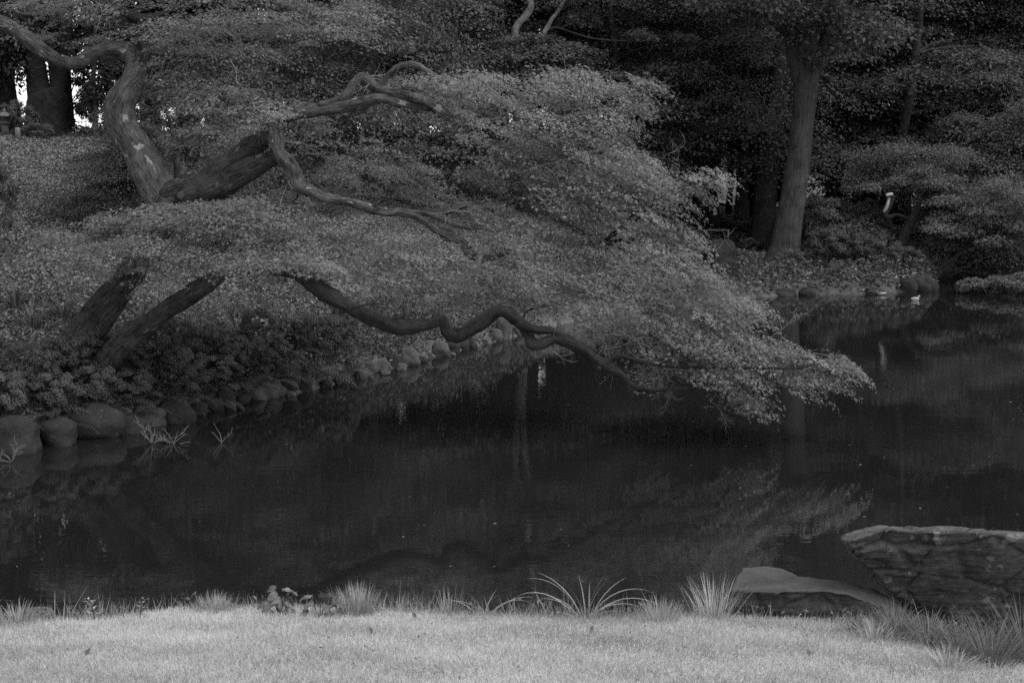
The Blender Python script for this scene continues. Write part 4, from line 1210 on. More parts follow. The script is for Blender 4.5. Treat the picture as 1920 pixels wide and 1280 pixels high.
def stone(u, v, w, h, label, mat='stone', name='shore_stone', group='stones along the left shore', seed=0, rz=0.0, square=.0, sink=.5, deep=.8, fl=.0):
    c = on_z(u, v, 0.0)
    d = np.dot(c - CAM, ray(960, 640))
    sx, sz_ = w * d / F / 2, h * d / F / (1 + .25)
    r_ = np.random.default_rng(seed + 11)
    o3 = Vector(r_.uniform(-50, 50, 3))
    V, T = ICO
    V = V.copy()
    pw = 1 - square
    V = np.sign(V) * np.abs(V) ** pw
    V = V / (np.abs(V) ** 2.4).sum(1, keepdims=True) ** (1 / 2.4)
    n1 = np.array([mnoise.noise(Vector(p_) * .9 + o3) for p_ in V])
    n2 = np.array([mnoise.noise(Vector(p_) * 2.6 + o3) for p_ in V])
    n3 = np.array([mnoise.noise(Vector(p_) * 9 + o3) for p_ in V])
    V = V * (1 + .36 * n1 + .12 * n2 + .02 * n3)[:, None]
    V[:, 2] += fl * V[:, 0]
    k = 1.0 / (1 - sink * .5)
    V = V * [sx, sx * deep, sz_ * .62 * k]
    V[:, 2] += sz_ * .62 * k * (1 - sink)
    o_ = link(name, mk_mesh(name, V, T, smooth=True, mats=[M[mat]]), None, (c[0], c[1] + sx * deep * .75, 0))
    o_.rotation_euler = (0, 0, rz)
    tag(o_, label, 'stone', group)
    return o_


for k, a in enumerate([
    (18, 850, 92, 66, 'large dark boulder at the left edge of the waterline'), (98, 836, 72, 46, 'squat rounded boulder between the left edge boulder and the lichen spotted one'),
    (172, 822, 96, 58, 'wide boulder with pale lichen spots at the water', 'stone_lichen'), (240, 813, 66, 30, 'low flat stone just right of the lichen spotted boulder'),
    (276, 800, 58, 36, 'pale topped stone behind the floating twigs', 'stone_pale'), (326, 794, 66, 44, 'smooth domed boulder behind the water twigs'),
    (368, 780, 40, 22, 'low dark stone right of the smooth domed boulder'), (398, 771, 36, 24, 'small dark stone under the fern overhang'), (421, 764, 36, 34, 'upright dark stone deep under the ferns'),
    (452, 758, 32, 18, 'small rounded stone left of the row of three'), (478, 752, 40, 24, 'oval stone in the row left of the tall boulder', 'stone_pale'),
    (501, 746, 44, 38, 'leaning oval stone touching the tall boulder', 'stone_pale'), (535, 738, 50, 62, 'tallest rounded boulder on the left shore'),
    (568, 735, 34, 34, 'mossy stone just right of the tall boulder'), (545, 743, 22, 9, 'flat pale pebble in the water below the tall boulder', 'stone_pale'),
    (610, 727, 24, 14, 'small wet stone past the mossy stone'), (640, 720, 30, 16, 'pointed wet stone below the overhanging bank'),
    (677, 709, 20, 18, 'small egg shaped stone where the stone row starts again', 'stone_pale'), (689, 699, 34, 24, 'round pale stone above the egg shaped stone', 'stone_pale'), (716, 697, 30, 20, 'oval stone left of the largest pale boulder', 'stone_pale'),
    (722, 703, 20, 8, 'flat white pebble lying in the water', 'stone_pale'), (737, 690, 26, 28, 'dim stone close behind the largest pale boulder'), (763, 686, 44, 30, 'largest pale boulder of the far stone row', 'stone_pale'),
    (752, 695, 22, 14, 'small stone at the foot of the largest pale boulder', 'stone_pale'), (790, 680, 20, 12, 'low stone right of the largest pale boulder'),
    (824, 668, 40, 26, 'pale block stone under the bend of the bough', 'stone_pale'), (848, 661, 30, 20, 'rounded stone right of the pale block stone'), (866, 656, 24, 18, 'dim stone in the row under the bough'),
    (846, 668, 18, 7, 'white flat pebble under the bend of the bough', 'stone_pale'), (884, 653, 24, 14, 'flat topped stone towards the end of the row'),
    (928, 640, 26, 24, 'low stone at the foot of the standing slab', 'stone_pale'), (944, 637, 26, 44, 'standing slab of stone framed by the arch of the bough', 'stone_pale'), (970, 630, 24, 16, 'last pale stone of the row under the bough', 'stone_pale')]):
    stone(*a[:5], mat=a[5] if len(a) > 5 else 'stone', seed=k, rz=[.15, -.2, .1, .3][k % 4], square=[.1, .0, .05, .12][k % 4], fl=-.12 if k == 2 else 0)
for k, a in enumerate([(1400, 556, 46, 24, 'rounded rock half behind the maple tip on the far shore'), (1441, 555, 34, 22, 'upright rock in the far shore row left of the grey trunk'), (1472, 555, 40, 14, 'flat rock below the foot of the grey trunk'),
                       (1640, 552, 40, 10, 'low flat rock beside the ducks'), (1706, 548, 30, 26, 'square rock near the end of the far point'), (1735, 547, 32, 28, 'rounded rock at the end of the far point'),
                       (1752, 547, 16, 18, 'small dark rock at the very tip of the far point'), (1515, 554, 30, 14, 'dark rock right of the flat rock on the far shore')]):
    stone(*a, name='far_rock', group='rocks along the far shore', seed=60 + k, square=.1, mat='stone_dark')


# gnarled stump on the far floor
q = gpt(1345, 39.2)
V, T = ICO
o3 = Vector((3, 9, 4))
V = V * (1 + .35 * np.array([mnoise.noise(Vector(p_) * 1.6 + o3) for p_ in V]) + .16 * np.array([mnoise.noise(Vector(p_) * 5 + o3) for p_ in V]))[:, None] * [.62, .5, .55]
V[:, 2] += .28
tag(link('gnarled_stump', mk_mesh('gnarled_stump', V, T, bark=V, smooth=True, mats=[M['bark_dark']]), None, q), 'dark gnarled stump on the bare floor left of the grey trunk', 'stump')


def solid_rock(name, front, d0, thick, label, mat, back_shift=(0, 0), voxel=.03, amp=.05, seed=0, skew=None):
    """front: outline in photo pixels at distance d0; goes back by thick metres"""
    import bmesh
    bm = bmesh.new()
    A = [at(u, v, d0) for u, v in front]
    c = np.mean(A, 0)
    c[2] = 0
    rings = []
    for f, gr in ((0, 1.0), (.5, 1.02), (1.0, .93)):
        ring = []
        for k, p_ in enumerate(A):
            w_ = p_ - c
            sh = 0 if skew is None else skew[k]
            w_ = np.array([w_[0] * gr + back_shift[0] * f, w_[1] + thick * f + sh * (1 - f), w_[2] * (1 if gr >= 1 else .97) + back_shift[1] * f])
            ring.append(bm.verts.new(w_))
        rings.append(ring)
    n = len(A)
    for a_, b_ in zip(rings, rings[1:]):
        for k in range(n):
            bm.faces.new((a_[k], a_[(k + 1) % n], b_[(k + 1) % n], b_[k]))
    bm.faces.new(rings[0][::-1])
    bm.faces.new(rings[-1])
    bmesh.ops.triangulate(bm, faces=bm.faces[:])
    bmesh.ops.recalc_face_normals(bm, faces=bm.faces[:])
    me = bpy.data.meshes.new(name)
    bm.to_mesh(me)
    bm.free()
    o_ = link(name, me, None, c)
    md = o_.modifiers.new('remesh', 'REMESH')
    md.mode = 'VOXEL'
    md.voxel_size = voxel
    dg = bpy.context.evaluated_depsgraph_get()
    me2 = bpy.data.meshes.new_from_object(o_.evaluated_get(dg))
    o_.modifiers.clear()
    o_.data = me2
    me2.name = name
    nv = len(me2.vertices)
    co = np.zeros(nv * 3)
    no = np.zeros(nv * 3)
    me2.vertices.foreach_get('co', co)
    me2.vertices.foreach_get('normal', no)
    co, no = co.reshape(-1, 3), no.reshape(-1, 3)
    o3 = Vector((seed * 7.3, 2, 5))
    def fr(p_, no_):
        a_ = Vector(p_)
        w_ = mnoise.noise(a_ * 1.1 + o3)
        w2 = mnoise.noise(a_ * .55 - o3)
        lay = p_[2] * 8.5 + p_[0] * .9 + 1.1 * w2 + .35 * w_
        st = math.floor(lay)
        step = mnoise.cell(Vector((st * 3.7, math.floor(p_[0] * 1.3 + .6 * w_ + st * .37), 1.5)))
        fl = lay - st
        line = max(0.0, 1 - abs(fl - .02) * 14) * (.4 + .6 * abs(mnoise.noise(Vector((p_[0] * 2, st, 0)))))
        vd = mnoise.voronoi(Vector((p_[0] * 1.5 + .2 * w_, p_[1] * 1.5, p_[2] * 2.6 + .3 * w2)) + o3)[0]
        crack = max(0.0, 1 - (vd[1] - vd[0]) * 16)
        chip = mnoise.cell(a_ * 7 + o3 * .3) * (.5 if no_[2] > .2 else .2)
        return 1.6 * step + .5 * w_ - 1.8 * line - 3.0 * crack + chip + .5 * mnoise.noise(a_ * 12 + o3) + .35 * mnoise.noise(a_ * 30 + o3)
    dd = np.array([fr(p_, n_) for p_, n_ in zip(co, no)])
    co = co + no * (dd * amp)[:, None]
    me2.vertices.foreach_set('co', co.ravel())
    me2.polygons.foreach_set('use_smooth', np.ones(len(me2.polygons), bool))
    me2.materials.clear()
    me2.materials.append(M[mat])
    me2.update()
    tag(o_, label, 'rock')
    return o_


solid_rock('boat_shaped_rock', [(1590, 1014), (1618, 1003), (1668, 991), (1740, 997), (1800, 995), (1870, 1001), (1960, 1006), (2080, 1018), (2170, 1100), (2180, 1265), (2000, 1268), (1905, 1240), (1850, 1205), (1800, 1180), (1735, 1162), (1692, 1134), (1640, 1080), (1602, 1042)],
           11.3, .95, 'large dark layered rock with an undercut prow at the lower right', 'rock', (.12, -.22), .018, .011, 1, skew=[.0, 0, 0, 0, 0, 0, 0, 0, .2, .5, .5, .5, .45, .42, .38, .3, .18, .06])




def slab_rock():
    # a flat tilted slab: top surface seen from above, broken front edge
    top = [(1368, 1100), (1392, 1063), (1440, 1060), (1480, 1066), (1500, 1078), (1580, 1090), (1640, 1104), (1668, 1120), (1690, 1138)]
    d_back = [11.75, 12.3, 12.4, 12.3, 12.1, 11.95, 11.8, 11.7, 11.5]
    frontp = [(1690, 1146), (1640, 1132), (1590, 1112), (1540, 1106), (1470, 1108), (1420, 1108), (1368, 1104)]
    d_front = [11.4, 11.3, 11.3, 11.3, 11.3, 11.35, 11.45]
    P_ = [at(u, v, d) for (u, v), d in zip(top, d_back)] + [at(u, v, d) for (u, v), d in zip(frontp, d_front)]
    return P_


def ring_rock(name, P_, bottom, label, mat, voxel, amp, seed):
    import bmesh
    c = np.mean(P_, 0)
    c[2] = 0
    bm = bmesh.new()
    a_ = [bm.verts.new(p_ - c) for p_ in P_]
    b_ = [bm.verts.new(np.array([(p_ - c)[0] * .96, (p_ - c)[1] * .9 + .03, bottom])) for p_ in P_]
    n = len(P_)
    for k in range(n):
        bm.faces.new((a_[k], a_[(k + 1) % n], b_[(k + 1) % n], b_[k]))
    bm.faces.new(a_[::-1])
    bm.faces.new(b_)
    bmesh.ops.triangulate(bm, faces=bm.faces[:])
    bmesh.ops.recalc_face_normals(bm, faces=bm.faces[:])
    me = bpy.data.meshes.new(name)
    bm.to_mesh(me)
    bm.free()
    o_ = link(name, me, None, c)
    md = o_.modifiers.new('remesh', 'REMESH')
    md.mode = 'VOXEL'
    md.voxel_size = voxel
    dg = bpy.context.evaluated_depsgraph_get()
    me2 = bpy.data.meshes.new_from_object(o_.evaluated_get(dg))
    o_.modifiers.clear()
    o_.data = me2
    co = np.zeros(len(me2.vertices) * 3)
    no = co.copy()
    me2.vertices.foreach_get('co', co)
    me2.vertices.foreach_get('normal', no)
    co, no = co.reshape(-1, 3), no.reshape(-1, 3)
    o3 = Vector((seed * 3.7, 1, 8))
    side = 1 - np.abs(no[:, 2])
    dd = np.array([mnoise.noise(Vector(p_) * 3 + o3) + .5 * mnoise.noise(Vector((p_[0] * 2, p_[1] * 2, p_[2] * 14)) + o3) + .4 * mnoise.noise(Vector(p_) * 10 + o3) + .25 * mnoise.noise(Vector(p_) * 26 + o3) - .9 * max(0, 1 - 9 * (lambda d_: d_[1] - d_[0])(mnoise.voronoi(Vector(p_) * 2.6 + o3)[0])) for p_ in co])
    co = co + no * (dd * amp * (.3 + side))[:, None]
    me2.vertices.foreach_set('co', co.ravel())
    me2.polygons.foreach_set('use_smooth', np.ones(len(me2.polygons), bool))
    me2.materials.clear()
    me2.materials.append(M[mat])
    me2.update()
    tag(o_, label, 'rock')
    return o_


ring_rock('slab_rock', slab_rock(), -.1, 'flat tilted slab lying left of the large layered rock', 'slab', .021, .03, 1)
P_ = [at(u, v, d) for u, v, d in [(45, 1145, 11.6), (58, 1137, 11.7), (75, 1134, 11.75), (90, 1136, 11.75), (98, 1145, 11.6), (96, 1160, 11.4), (70, 1165, 11.35), (48, 1160, 11.4)]]
ring_rock('edge_stone', P_, .05, 'small dull stone in the grass at the left end of the lawn edge', 'stone_pale', .012, .02, 3)

# ------------------------------------------------------------------ ferns on the left bank
def frond_mesh(L, seed):
    r_ = np.random.default_rng(seed)
    b_ = Buf()
    n = 15
    el, droop = r_.uniform(.7, 1.0), r_.uniform(1.2, 1.7)
    p_ = np.zeros(3)
    pts = [p_.copy()]
    for i_ in range(n):
        e = el - droop * ((i_ + .5) / n) ** 1.2
        p_ = p_ + np.array([math.cos(e), 0, math.sin(e)]) * L / n
        pts.append(p_.copy())
    pts = np.array(pts)
    b_.tube(np.hstack([pts, np.linspace(.006, .002, n + 1)[:, None]]), 3, step=L / n)
    b_.t.append((0, 0, .5))
    b_.t = [(len(b_.T[0]), len(b_.Q[0]), .5)]
    pos, nr, dv, sz_ = [], [], [], []
    for i_ in range(2, n + 1):
        f = i_ / n
        w_ = L * .27 * math.sin(math.pi * (.12 + .86 * f)) ** .8 * (1.1 - .3 * f)
        tg = norm(pts[i_] - pts[i_ - 1])
        nn = np.array([-tg[2], 0, tg[0]])
        for s_ in (-1, 1):
            pos.append(pts[i_])
            dv.append(np.array([0, s_, 0]) + tg * .35 - nn * .15)
            nr.append(nn)
            sz_.append(w_)
    b_.kites(NARROW, pos, nr, dv, sz_, width=np.full(len(pos), L * .15))
    return b_.mesh('frond', [M['fern']], smooth=False)


FR = [frond_mesh(.55, 1), frond_mesh(.5, 2), frond_mesh(.62, 3), frond_mesh(.42, 4)]


def fern(u, v, z, label, n=6, sc=1.0):
    p_ = on_ground(u, v + 14)
    t_ = thing('fern', label, 'fern', p_ - [0, 0, .03], 0, 'ferns on the left bank', sc)
    for k in range(n):
        o_ = link('frond', FR[rng.integers(4)], t_)
        o_.rotation_euler = (rng.uniform(-.15, .15), rng.uniform(-.1, .25), k * 2 * math.pi / n + rng.uniform(-.4, .4))


for (u, v, lb) in [(25, 700, 'broad pale fern near the left edge above the boulders'), (60, 720, 'fern with toothed fronds right of the pale left edge fern'), (15, 745, 'fern just above the large left edge boulder'), (90, 770, 'fern arching behind the squat rounded boulder'),
                   (115, 790, 'fern hanging down between the squat and the lichen spotted boulders'), (60, 800, 'low fern behind the gap of the first two boulders'), (150, 735, 'fern at the foot of the lower maple stem'), (215, 745, 'dark fern right of the lower maple stem foot'),
                   (265, 720, 'fern in the dark hollow below the leaning stem'), (250, 770, 'small fern above the low flat stone'), (330, 735, 'fern with bright tips above the smooth domed boulder'), (345, 760, 'drooping fern over the smooth domed boulder'), (390, 720, 'fern halfway along the dark bank'),
                   (405, 745, 'fern overhanging the upright dark stone'), (455, 715, 'fern above the small rounded stone'), (130, 680, 'fern in the shade left of the two stems'), (20, 660, 'tall fern high on the bank at the left edge'), (300, 685, 'fern in the undergrowth right of the stems'),
                   (500, 710, 'fern behind the tall boulder'), (590, 700, 'fern on the bank right of the tall boulder'), (650, 690, 'fern over the wet pointed stone'), (80, 655, 'fern behind the pale left edge fern'), (210, 690, 'fern pressed against the leaning stem')]:
    fern(u, v, .35, lb, int(rng.integers(6, 10)), rng.uniform(.95, 1.4))
LM = [(15, 846, 'large left edge boulder'), (98, 832, 'squat rounded boulder'), (172, 818, 'lichen spotted boulder'), (240, 812, 'low flat stone'), (326, 790, 'smooth domed boulder'), (385, 776, 'low dark stone'),
      (421, 764, 'upright dark stone'), (478, 752, 'leaning oval stone'), (535, 738, 'tallest rounded boulder'), (590, 730, 'small wet stone'), (640, 720, 'pointed wet stone')]
for u_, v_, lm in LM:
    for dv_, h_ in ((38, 'a short way'), (66, 'halfway'), (98, 'far')):
        fern(u_ + rng.uniform(-22, 22), v_ - dv_ - 12 + rng.uniform(-8, 8), .35, 'dim fern ' + h_ + ' up the dark bank above the ' + lm, int(rng.integers(5, 9)), rng.uniform(.7, 1.25))



# leafy tufts of sedge on the bank
def sedge(name, label, p_, n, L, w, mat, el=(1.0, 1.5), droop=(.8, 1.8), cat='grass tuft', group=None, spread=.05, nseg=5):
    b_ = Buf()
    for k in range(n):
        a_ = rng.uniform(0, 2 * math.pi)
        b_.ribbon((math.cos(a_) * rng.uniform(0, spread), math.sin(a_) * rng.uniform(0, spread), -.02), a_, L * rng.uniform(.6, 1.15), w * rng.uniform(.7, 1.2), rng.uniform(*el), rng.uniform(*droop), nseg, rng.uniform(-.5, .5))
    o_ = link(name, b_.mesh(name, [M[mat]], smooth=False), None, p_)
    return tag(o_, label, cat, group)


for k, (u, v, lb) in enumerate([(470, 690, 'pale arching sedge above the row of oval stones'), (445, 640, 'sedge tuft on the bank below the crooked limb'), (270, 620, 'sedge tuft beside the leaning stem'), (225, 580, 'sedge tuft between the two maple stems'), (60, 620, 'sedge tuft at the left above the ferns'),
                               (30, 580, 'sedge clump high on the left bank'), (340, 650, 'sedge tuft on the dark bank right of the stems'), (560, 660, 'sedge tuft above the mossy stone'), (620, 640, 'sedge tuft on the slope under the dark bough'), (120, 600, 'sedge tuft left of the upper stem')]):
    p_ = on_ground(u, v)
    sedge('sedge_tuft', lb, p_, 46, .62, .022, 'grass_dim', group='sedge tufts on the left bank')

BP = [(u_, v_ - dv_, h_ + lm) for u_, v_, lm in LM for dv_, h_ in ((55, 'small leafy plant among the ferns above the '), (95, 'leafy plant on the upper bank above the '), (125, 'highest leafy plant on the bank above the ')) if dv_ < 120 or u_ < 380]
for k, (u_, v_, lb) in enumerate(BP):
    p_ = on_ground(u_ + rng.uniform(-25, 25), v_ + rng.uniform(-8, 8))
    t_ = thing('bank_plant', lb, 'plant', p_ - [0, 0, .05], rng.uniform(0, 6.28), 'leafy plants on the left bank', (rng.uniform(.22, .42), rng.uniform(.22, .42), rng.uniform(.26, .5)))
    for nm, me, mt in (('crown', PR['shrub'][0], 'leaf_dim' if k % 3 else 'leaf_mid'), ('stem', PR['shrub'][1], 'bark_dark')):
        o_ = link(nm, me, t_)
        o_.material_slots[0].link = 'OBJECT'
        o_.material_slots[0].material = M[mt]

# bare twigs standing in the water by the left shore
for (u, v, n, lb) in [(285, 832, 9, 'bare forked twigs standing in the water in front of the domed boulder'), (325, 832, 8, 'second bunch of bare twigs in the water right of the first'), (20, 868, 7, 'bare twigs in the water before the left edge boulder'), (415, 830, 3, 'single pale twig poking from the water off the stone row')]:
    p_ = on_z(u, v, 0)
    b = Buf()
    for k in range(n):
        twigs(b, np.zeros(3), (rng.normal(0, .8), rng.normal(0, .3), rng.uniform(.3, .9)), rng.uniform(.18, .36), .005, 1 if k % 3 == 0 else 0, np.zeros(3))
    tag(link('water_twigs', b.mesh('water_twigs', [M['twig']]), None, p_), lb, 'twigs', 'twigs in the water')

# ------------------------------------------------------------------ plants at the lawn edge
def on_lawn(u, v):
    r_ = ray(u, v)
    ts = np.arange(6.0, 14.0, .02)
    Pp = CAM + r_ * ts[:, None]
    z_ = ground_z(Pp[:, 0], Pp[:, 1])
    s_ = sdist(Pp[:, 0], Pp[:, 1])
    hit = np.where((Pp[:, 2] <= z_) & (s_ > .06))[0]
    k = hit[0] if len(hit) else np.where(s_ > .1)[0][-1] if (s_[:200] > .1).any() else 0
    if not len(hit):
        k = np.where((s_ > .1) & (Pp[:, 1] < 13))[0][-1]
    return np.array([Pp[k, 0], Pp[k, 1], z_[k]])


def leafed_clump(name, label, u, v, leaves, mat, cat='plant', group=None):
    """each long leaf a part: az, L, w, el, droop"""
    p_ = on_lawn(u, v)
    t_ = thing(name, label, cat, p_, 0, group)
    for (a_, L, w, el_, dr_) in leaves:
        b_ = Buf()
        b_.ribbon((0.03 * math.cos(a_) + rng.normal(0, .025), .02 * math.sin(a_) + rng.normal(0, .02), -.02), a_, L, w, el_, dr_, 9, 0)
        link('leaf', b_.mesh('leaf', [M[mat]], smooth=False), t_)


rt, lf_ = 0.0, math.pi
leafed_clump('iris_clump', 'big clump of long arching strap leaves at the middle of the lawn edge', 1095, 1160,
             [(lf_ + .1, .62, .020, 1.25, 1.5), (lf_ - .2, .55, .018, 1.15, 1.0), (lf_ + .3, .50, .018, 1.35, 1.1), (lf_, .42, .016, .95, 1.3), (lf_ - .1, .62, .018, .95, 1.75), (rt + .1, .62, .020, 1.0, 1.6), (rt - .2, .66, .020, .85, 1.5), (rt + .2, .48, .018, 1.2, .9), (rt - .1, .42, .016, 1.35, .5), (rt, .5, .016, .7, 1.2),
              (lf_ + .8, .40, .016, 1.45, .3), (rt - .6, .45, .018, 1.3, .6), (lf_ - .5, .36, .014, .9, 1.2), (rt + .4, .36, .014, .8, 1.1), (rt + .05, .30, .014, .6, .9), (lf_, .3, .014, .6, .8), (1.5, .3, .014, 1.3, .5), (-1.5, .3, .014, 1.1, .9)], 'grass_mid', 'plant', 'strap leaved clumps at the lawn edge')
leafed_clump('iris_clump', 'smaller clump of arching strap leaves left of the big clump', 905, 1155,
             [(lf_ + .1, .36, .014, 1.0, 1.5), (lf_ - .2, .42, .014, .8, 1.3), (lf_, .26, .012, 1.2, .6), (rt, .42, .014, .9, 1.5), (rt + .2, .50, .014, .75, 1.3), (rt - .2, .30, .012, 1.2, 1.0), (lf_ + .6, .24, .012, 1.3, .4), (rt + .7, .24, .012, 1.2, .6), (rt, .2, .012, .8, .5), (lf_, .2, .012, .7, .6)], 'grass_mid', 'plant', 'strap leaved clumps at the lawn edge')
GT = 'grass tufts along the lawn edge'
for (u, v, n, L, el_, dr_, m_, lb) in [(670, 1152, 240, .26, (1.0, 1.55), (.05, .5), 'grass_mid', 'dense spiky grass tuft beside the broad leaved plants'), (1240, 1165, 110, .22, (.9, 1.55), (.05, .5), 'grass_mid', 'spiky grass tuft right of the big strap leaved clump'),
                                       (1338, 1158, 110, .36, (1.0, 1.5), (.05, .6), 'grass_pale', 'tall pale grass tuft against the left end of the flat slab'), (400, 1145, 160, .16, (.9, 1.5), (.1, .7), 'grass_mid', 'low wide grass tuft left of the broad leaved plants'),
                                       (845, 1152, 30, .26, (1.2, 1.55), (.0, .3), 'grass_mid', 'thin upright grass just left of the smaller strap leaved clump'), (30, 1170, 90, .2, (.9, 1.5), (.2, .9), 'grass_mid', 'untidy grass at the left end of the lawn edge'),
                                       (1405, 1168, 14, .10, (1.0, 1.5), (.2, .8), 'grass_mid', 'short grass in front of the flat slab'), (1600, 1184, 50, .18, (.8, 1.5), (.3, 1.2), 'grass_dim', 'dull grass in front of the right end of the slab'), (1490, 1175, 20, .12, (.8, 1.5), (.3, 1.0), 'grass_mid', 'loose grass below the middle of the slab'),
                                       (1680, 1195, 130, .34, (.6, 1.4), (.6, 1.8), 'grass_dim', 'shaggy dull grass at the foot of the layered rock'), (1740, 1205, 130, .36, (.6, 1.3), (.7, 1.9), 'grass_dim', 'shaggy grass mound below the prow of the layered rock'), (1800, 1225, 130, .38, (.6, 1.3), (.7, 1.9), 'grass_dim', 'shaggy grass mound before the ledge rock'),
                                       (1860, 1245, 120, .46, (.7, 1.3), (.4, 1.5), 'grass_dim', 'long combed grass at the lower right before the ledge rock'), (1925, 1235, 120, .55, (.9, 1.4), (.3, 1.0), 'grass_dim', 'long leaning grass at the right edge'), (1640, 1200, 90, .22, (.7, 1.4), (.4, 1.4), 'grass_mid', 'half pale grass where lawn meets the rocks'),
                                       (1780, 1250, 90, .2, (.7, 1.4), (.4, 1.4), 'grass_mid', 'half pale grass below the shaggy mounds')]:
    sedge('grass_tuft', lb, on_lawn(u, v), int(n * 1.7), L * .92, .0048, m_, el_, dr_, 'grass tuft', GT, .16 if n > 60 else .09, 4)
# horsetail-like plant
p_ = on_lawn(128, 1160)
b = Buf()
for k in range(46):
    a_ = rng.uniform(0, 2 * math.pi)
    b.ribbon((rng.normal(0, .06), rng.normal(0, .04), 0), a_, rng.uniform(.15, .46), .006, rng.uniform(.3, 1.2), rng.uniform(.2, 1.0), 5)
tag(link('wiry_plant', b.mesh('wiry_plant', [M['grass_mid']], smooth=False), None, p_), 'wiry branching plant right of the small dull stone', 'plant')
b = Buf()
for dx, L in ((-.012, .40), (.02, .34), (.05, .2)):
    b.ribbon((dx, 0, 0), .2 + dx * 5, L, .010, 1.5, .12, 4)
tag(link('reed_shoot', b.mesh('reed_shoot', [M['grass_mid']], smooth=False), None, on_lawn(74, 1158)), 'pair of upright reed shoots in front of the small dull stone', 'reed')


def weed(label, u, v, h, n, leafL, lean=0.1):
    p_ = on_lawn(u, v)
    t_ = thing('leafy_weed', label, 'weed', p_, rng.uniform(0, 6), 'leafy weeds at the lawn edge')
    b_ = Buf()
    P_ = np.array([(0, 0, -.02, .004), (lean * .3, 0, h * .5, .003), (lean, 0, h, .0015)])
    b_.tube(P_, 5, step=.02)
    link('stem', b_.mesh('stem', [M['grass_dim']]), t_)
    A = catmull(P_, .01)
    for k in range(n):
        f = .2 + .8 * k / n
        q_ = A[int(f * (len(A) - 1))][:3]
        a_ = k * 2.4
        b_ = Buf()
        b_.kites(NARROW, [q_], [(-.3 * math.cos(a_), -.3 * math.sin(a_), 1)], [(math.cos(a_), math.sin(a_), .55)], [leafL * (1.15 - .6 * f)], width=np.array([leafL * 1.0]))
        link('leaf', b_.mesh('leaf', [M['grass_mid']], smooth=False), t_)


weed('leafy stemmed weed right of the wiry plant', 178, 1162, .22, 14, .085)
weed('tall leafy weed leaning right in the left half of the lawn edge', 262, 1158, .17, 13, .06, .05)
weed('short leafy weed left of the tall leafy weed', 232, 1160, .10, 9, .05, .02)


def broad_plant(label, u, v, leaves):
    p_ = on_lawn(u, v)
    t_ = thing('broad_leaved_plant', label, 'plant', p_, 0, 'broad leaved plants at the lawn edge', 1.12)
    for (dx, dz, a_, L, tilt) in leaves:
        n = 6
        V, Qd = [], []
        for i_ in range(n + 1):
            f = i_ / n
            w_ = L * .33 * math.sin(math.pi * min(1, .16 + .84 * f ** .75)) ** .9
            zc = -.32 * L * f * f
            for j_ in (-1, -.5, 0, .5, 1):
                V.append((f * L, j_ * w_, zc + .22 * w_ * abs(j_) ** 1.5 + .01 * math.sin(9 * f + 4 * j_)))
        for i_ in range(n):
            for j_ in range(4):
                k0 = i_ * 5 + j_
                Qd.append((k0, k0 + 5, k0 + 6, k0 + 1))
        me_ = mk_mesh('leaf', V, None, Qd, tone=np.full(len(Qd), rng.uniform()), smooth=True, mats=[M['broad']])
        o_ = link('leaf', me_, t_, (dx, rng.uniform(-.04, .04), dz))
        o_.rotation_euler = (rng.uniform(-.5, .5) - .5, tilt, a_)
        b_ = Buf()
        b_.tube([(dx * .2, 0, -.02, .004), (dx * .7, .02, dz * .6, .0035), (dx, o_.location[1], dz, .003)], 5, step=.02)
        link('stalk', b_.mesh('stalk', [M['grass_dim']]), t_)


broad_plant('tall broad leaved plant standing against the water', 522, 1150, [(-.02, .17, 2.7, .10, .2), (.03, .17, .3, .11, .1), (.0, .14, 3.3, .10, .35), (.05, .12, -.1, .09, .5), (.0, .11, -1.2, .10, .5), (-.03, .09, 3.9, .11, .4), (.03, .08, -.7, .11, .5), (.06, .04, .0, .10, .5), (-.1, .06, 2.8, .06, .2), (.01, .13, -1.9, .09, .3)])
broad_plant('low broad leaved plant left of the dense spiky tuft', 600, 1155, [(-.06, .13, 2.9, .10, .1), (.0, .15, .4, .09, .1), (.09, .15, -.6, .10, .5), (-.05, .09, 3.5, .09, .4), (.03, .10, -1.0, .09, .4), (-.03, .05, -2.0, .11, .5), (.06, .05, -.9, .10, .5), (.1, .09, .1, .08, .3), (-.08, .03, 3.6, .08, .4)])
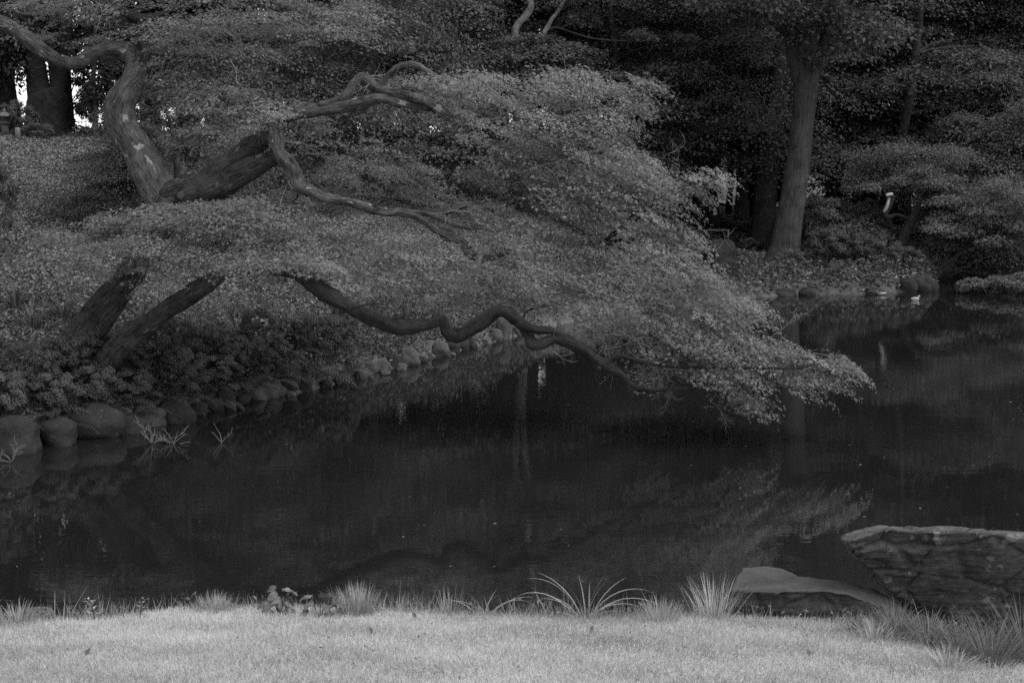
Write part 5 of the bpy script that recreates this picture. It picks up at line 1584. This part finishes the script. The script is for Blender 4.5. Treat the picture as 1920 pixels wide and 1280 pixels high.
# fallen leaves on the lawn, each one a thing
for (u, v, lb) in [(780, 1165, 'upright brown leaf standing in the lawn below the strap leaved clumps'), (697, 1197, 'curled dark leaf on the lawn near the middle'), (1106, 1192, 'dark leaf on the lawn under the big strap leaved clump'), (552, 1158, 'dark leaf by the tall broad leaved plant'), (1518, 1240, 'small dark leaf on the lawn at the right'), (160, 1238, 'dark leaf on the lawn at the left')]:
    b = Buf()
    b.kites(KITE, [(0, 0, .03)], [(.3, -.8, .5)], [(rng.normal(0, .4), .1, .8)], [.06])
    tag(link('fallen_leaf', b.mesh('fallen_leaf', [M['leaf_mid']], smooth=False), None, on_lawn(u, v)), lb, 'leaf', 'fallen leaves on the lawn')


P = scatter(900, -5, 5, 7.3, 11.4, .05, 99, lambda x, y, s: .35 + .5 * (np.sin(x * 1.3 + y) > .2))
P[:, 2] += .03
link('lawn_litter', flat_leaves('lawn_litter', P, .022, M['litter_dim'], .8, .02), kind='stuff')
n = 420
x_, y_ = rng.uniform(-9, 12, n), rng.uniform(11.6, 36, n)
k = (sdist(x_, y_) < -.05) & (np.sin(x_ * .9 + 1) * np.sin(y_ * .6 + x_ * .2) > -.15)
P = np.stack([x_, y_, np.full(n, .004)], 1)[k]
link('floating_leaf_litter', flat_leaves('floating_leaf_litter', P, .035, M['litter'], .05, .002), kind='stuff')

# ------------------------------------------------------------------ ducks
def duck(u, v, rz, label, mb, mw):
    p_ = on_z(u, v, 0)
    t_ = thing('duck', label, 'duck', p_, rz, 'ducks near the far shore', .52)
    b_ = Buf()
    b_.tube([(-.27, 0, .10, .012), (-.2, 0, .085, .05), (-.08, 0, .06, .105), (.06, 0, .055, .11), (.16, 0, .07, .075), (.2, 0, .12, .045), (.215, 0, .17, .036), (.235, 0, .205, .046), (.27, 0, .205, .03), (.285, 0, .2, .012)], 12, step=.02)
    link('body', b_.mesh('body', [M[mb]]), t_)
    for s_ in (-1, 1):
        b_ = Buf()
        b_.tube([(.1, s_ * .075, .09, .03), (-.03, s_ * .1, .10, .045), (-.18, s_ * .05, .115, .02), (-.26, s_ * .02, .12, .006)], 8, step=.02)
        link('wing', b_.mesh('wing', [M[mw]]), t_)
    b_ = Buf()
    b_.tube([(.275, 0, .2, .016), (.31, 0, .192, .014), (.335, 0, .19, .009)], 8, step=.01)
    link('bill', b_.mesh('bill', [M['bill']]), t_)


duck(1716, 563, .5, 'pale duck swimming off the end of the far point', 'feather_pale', 'feather_pale')
duck(1653, 553, 3.0, 'dark duck with pale flanks swimming close under the far shrubs', 'feather_dark', 'bill')
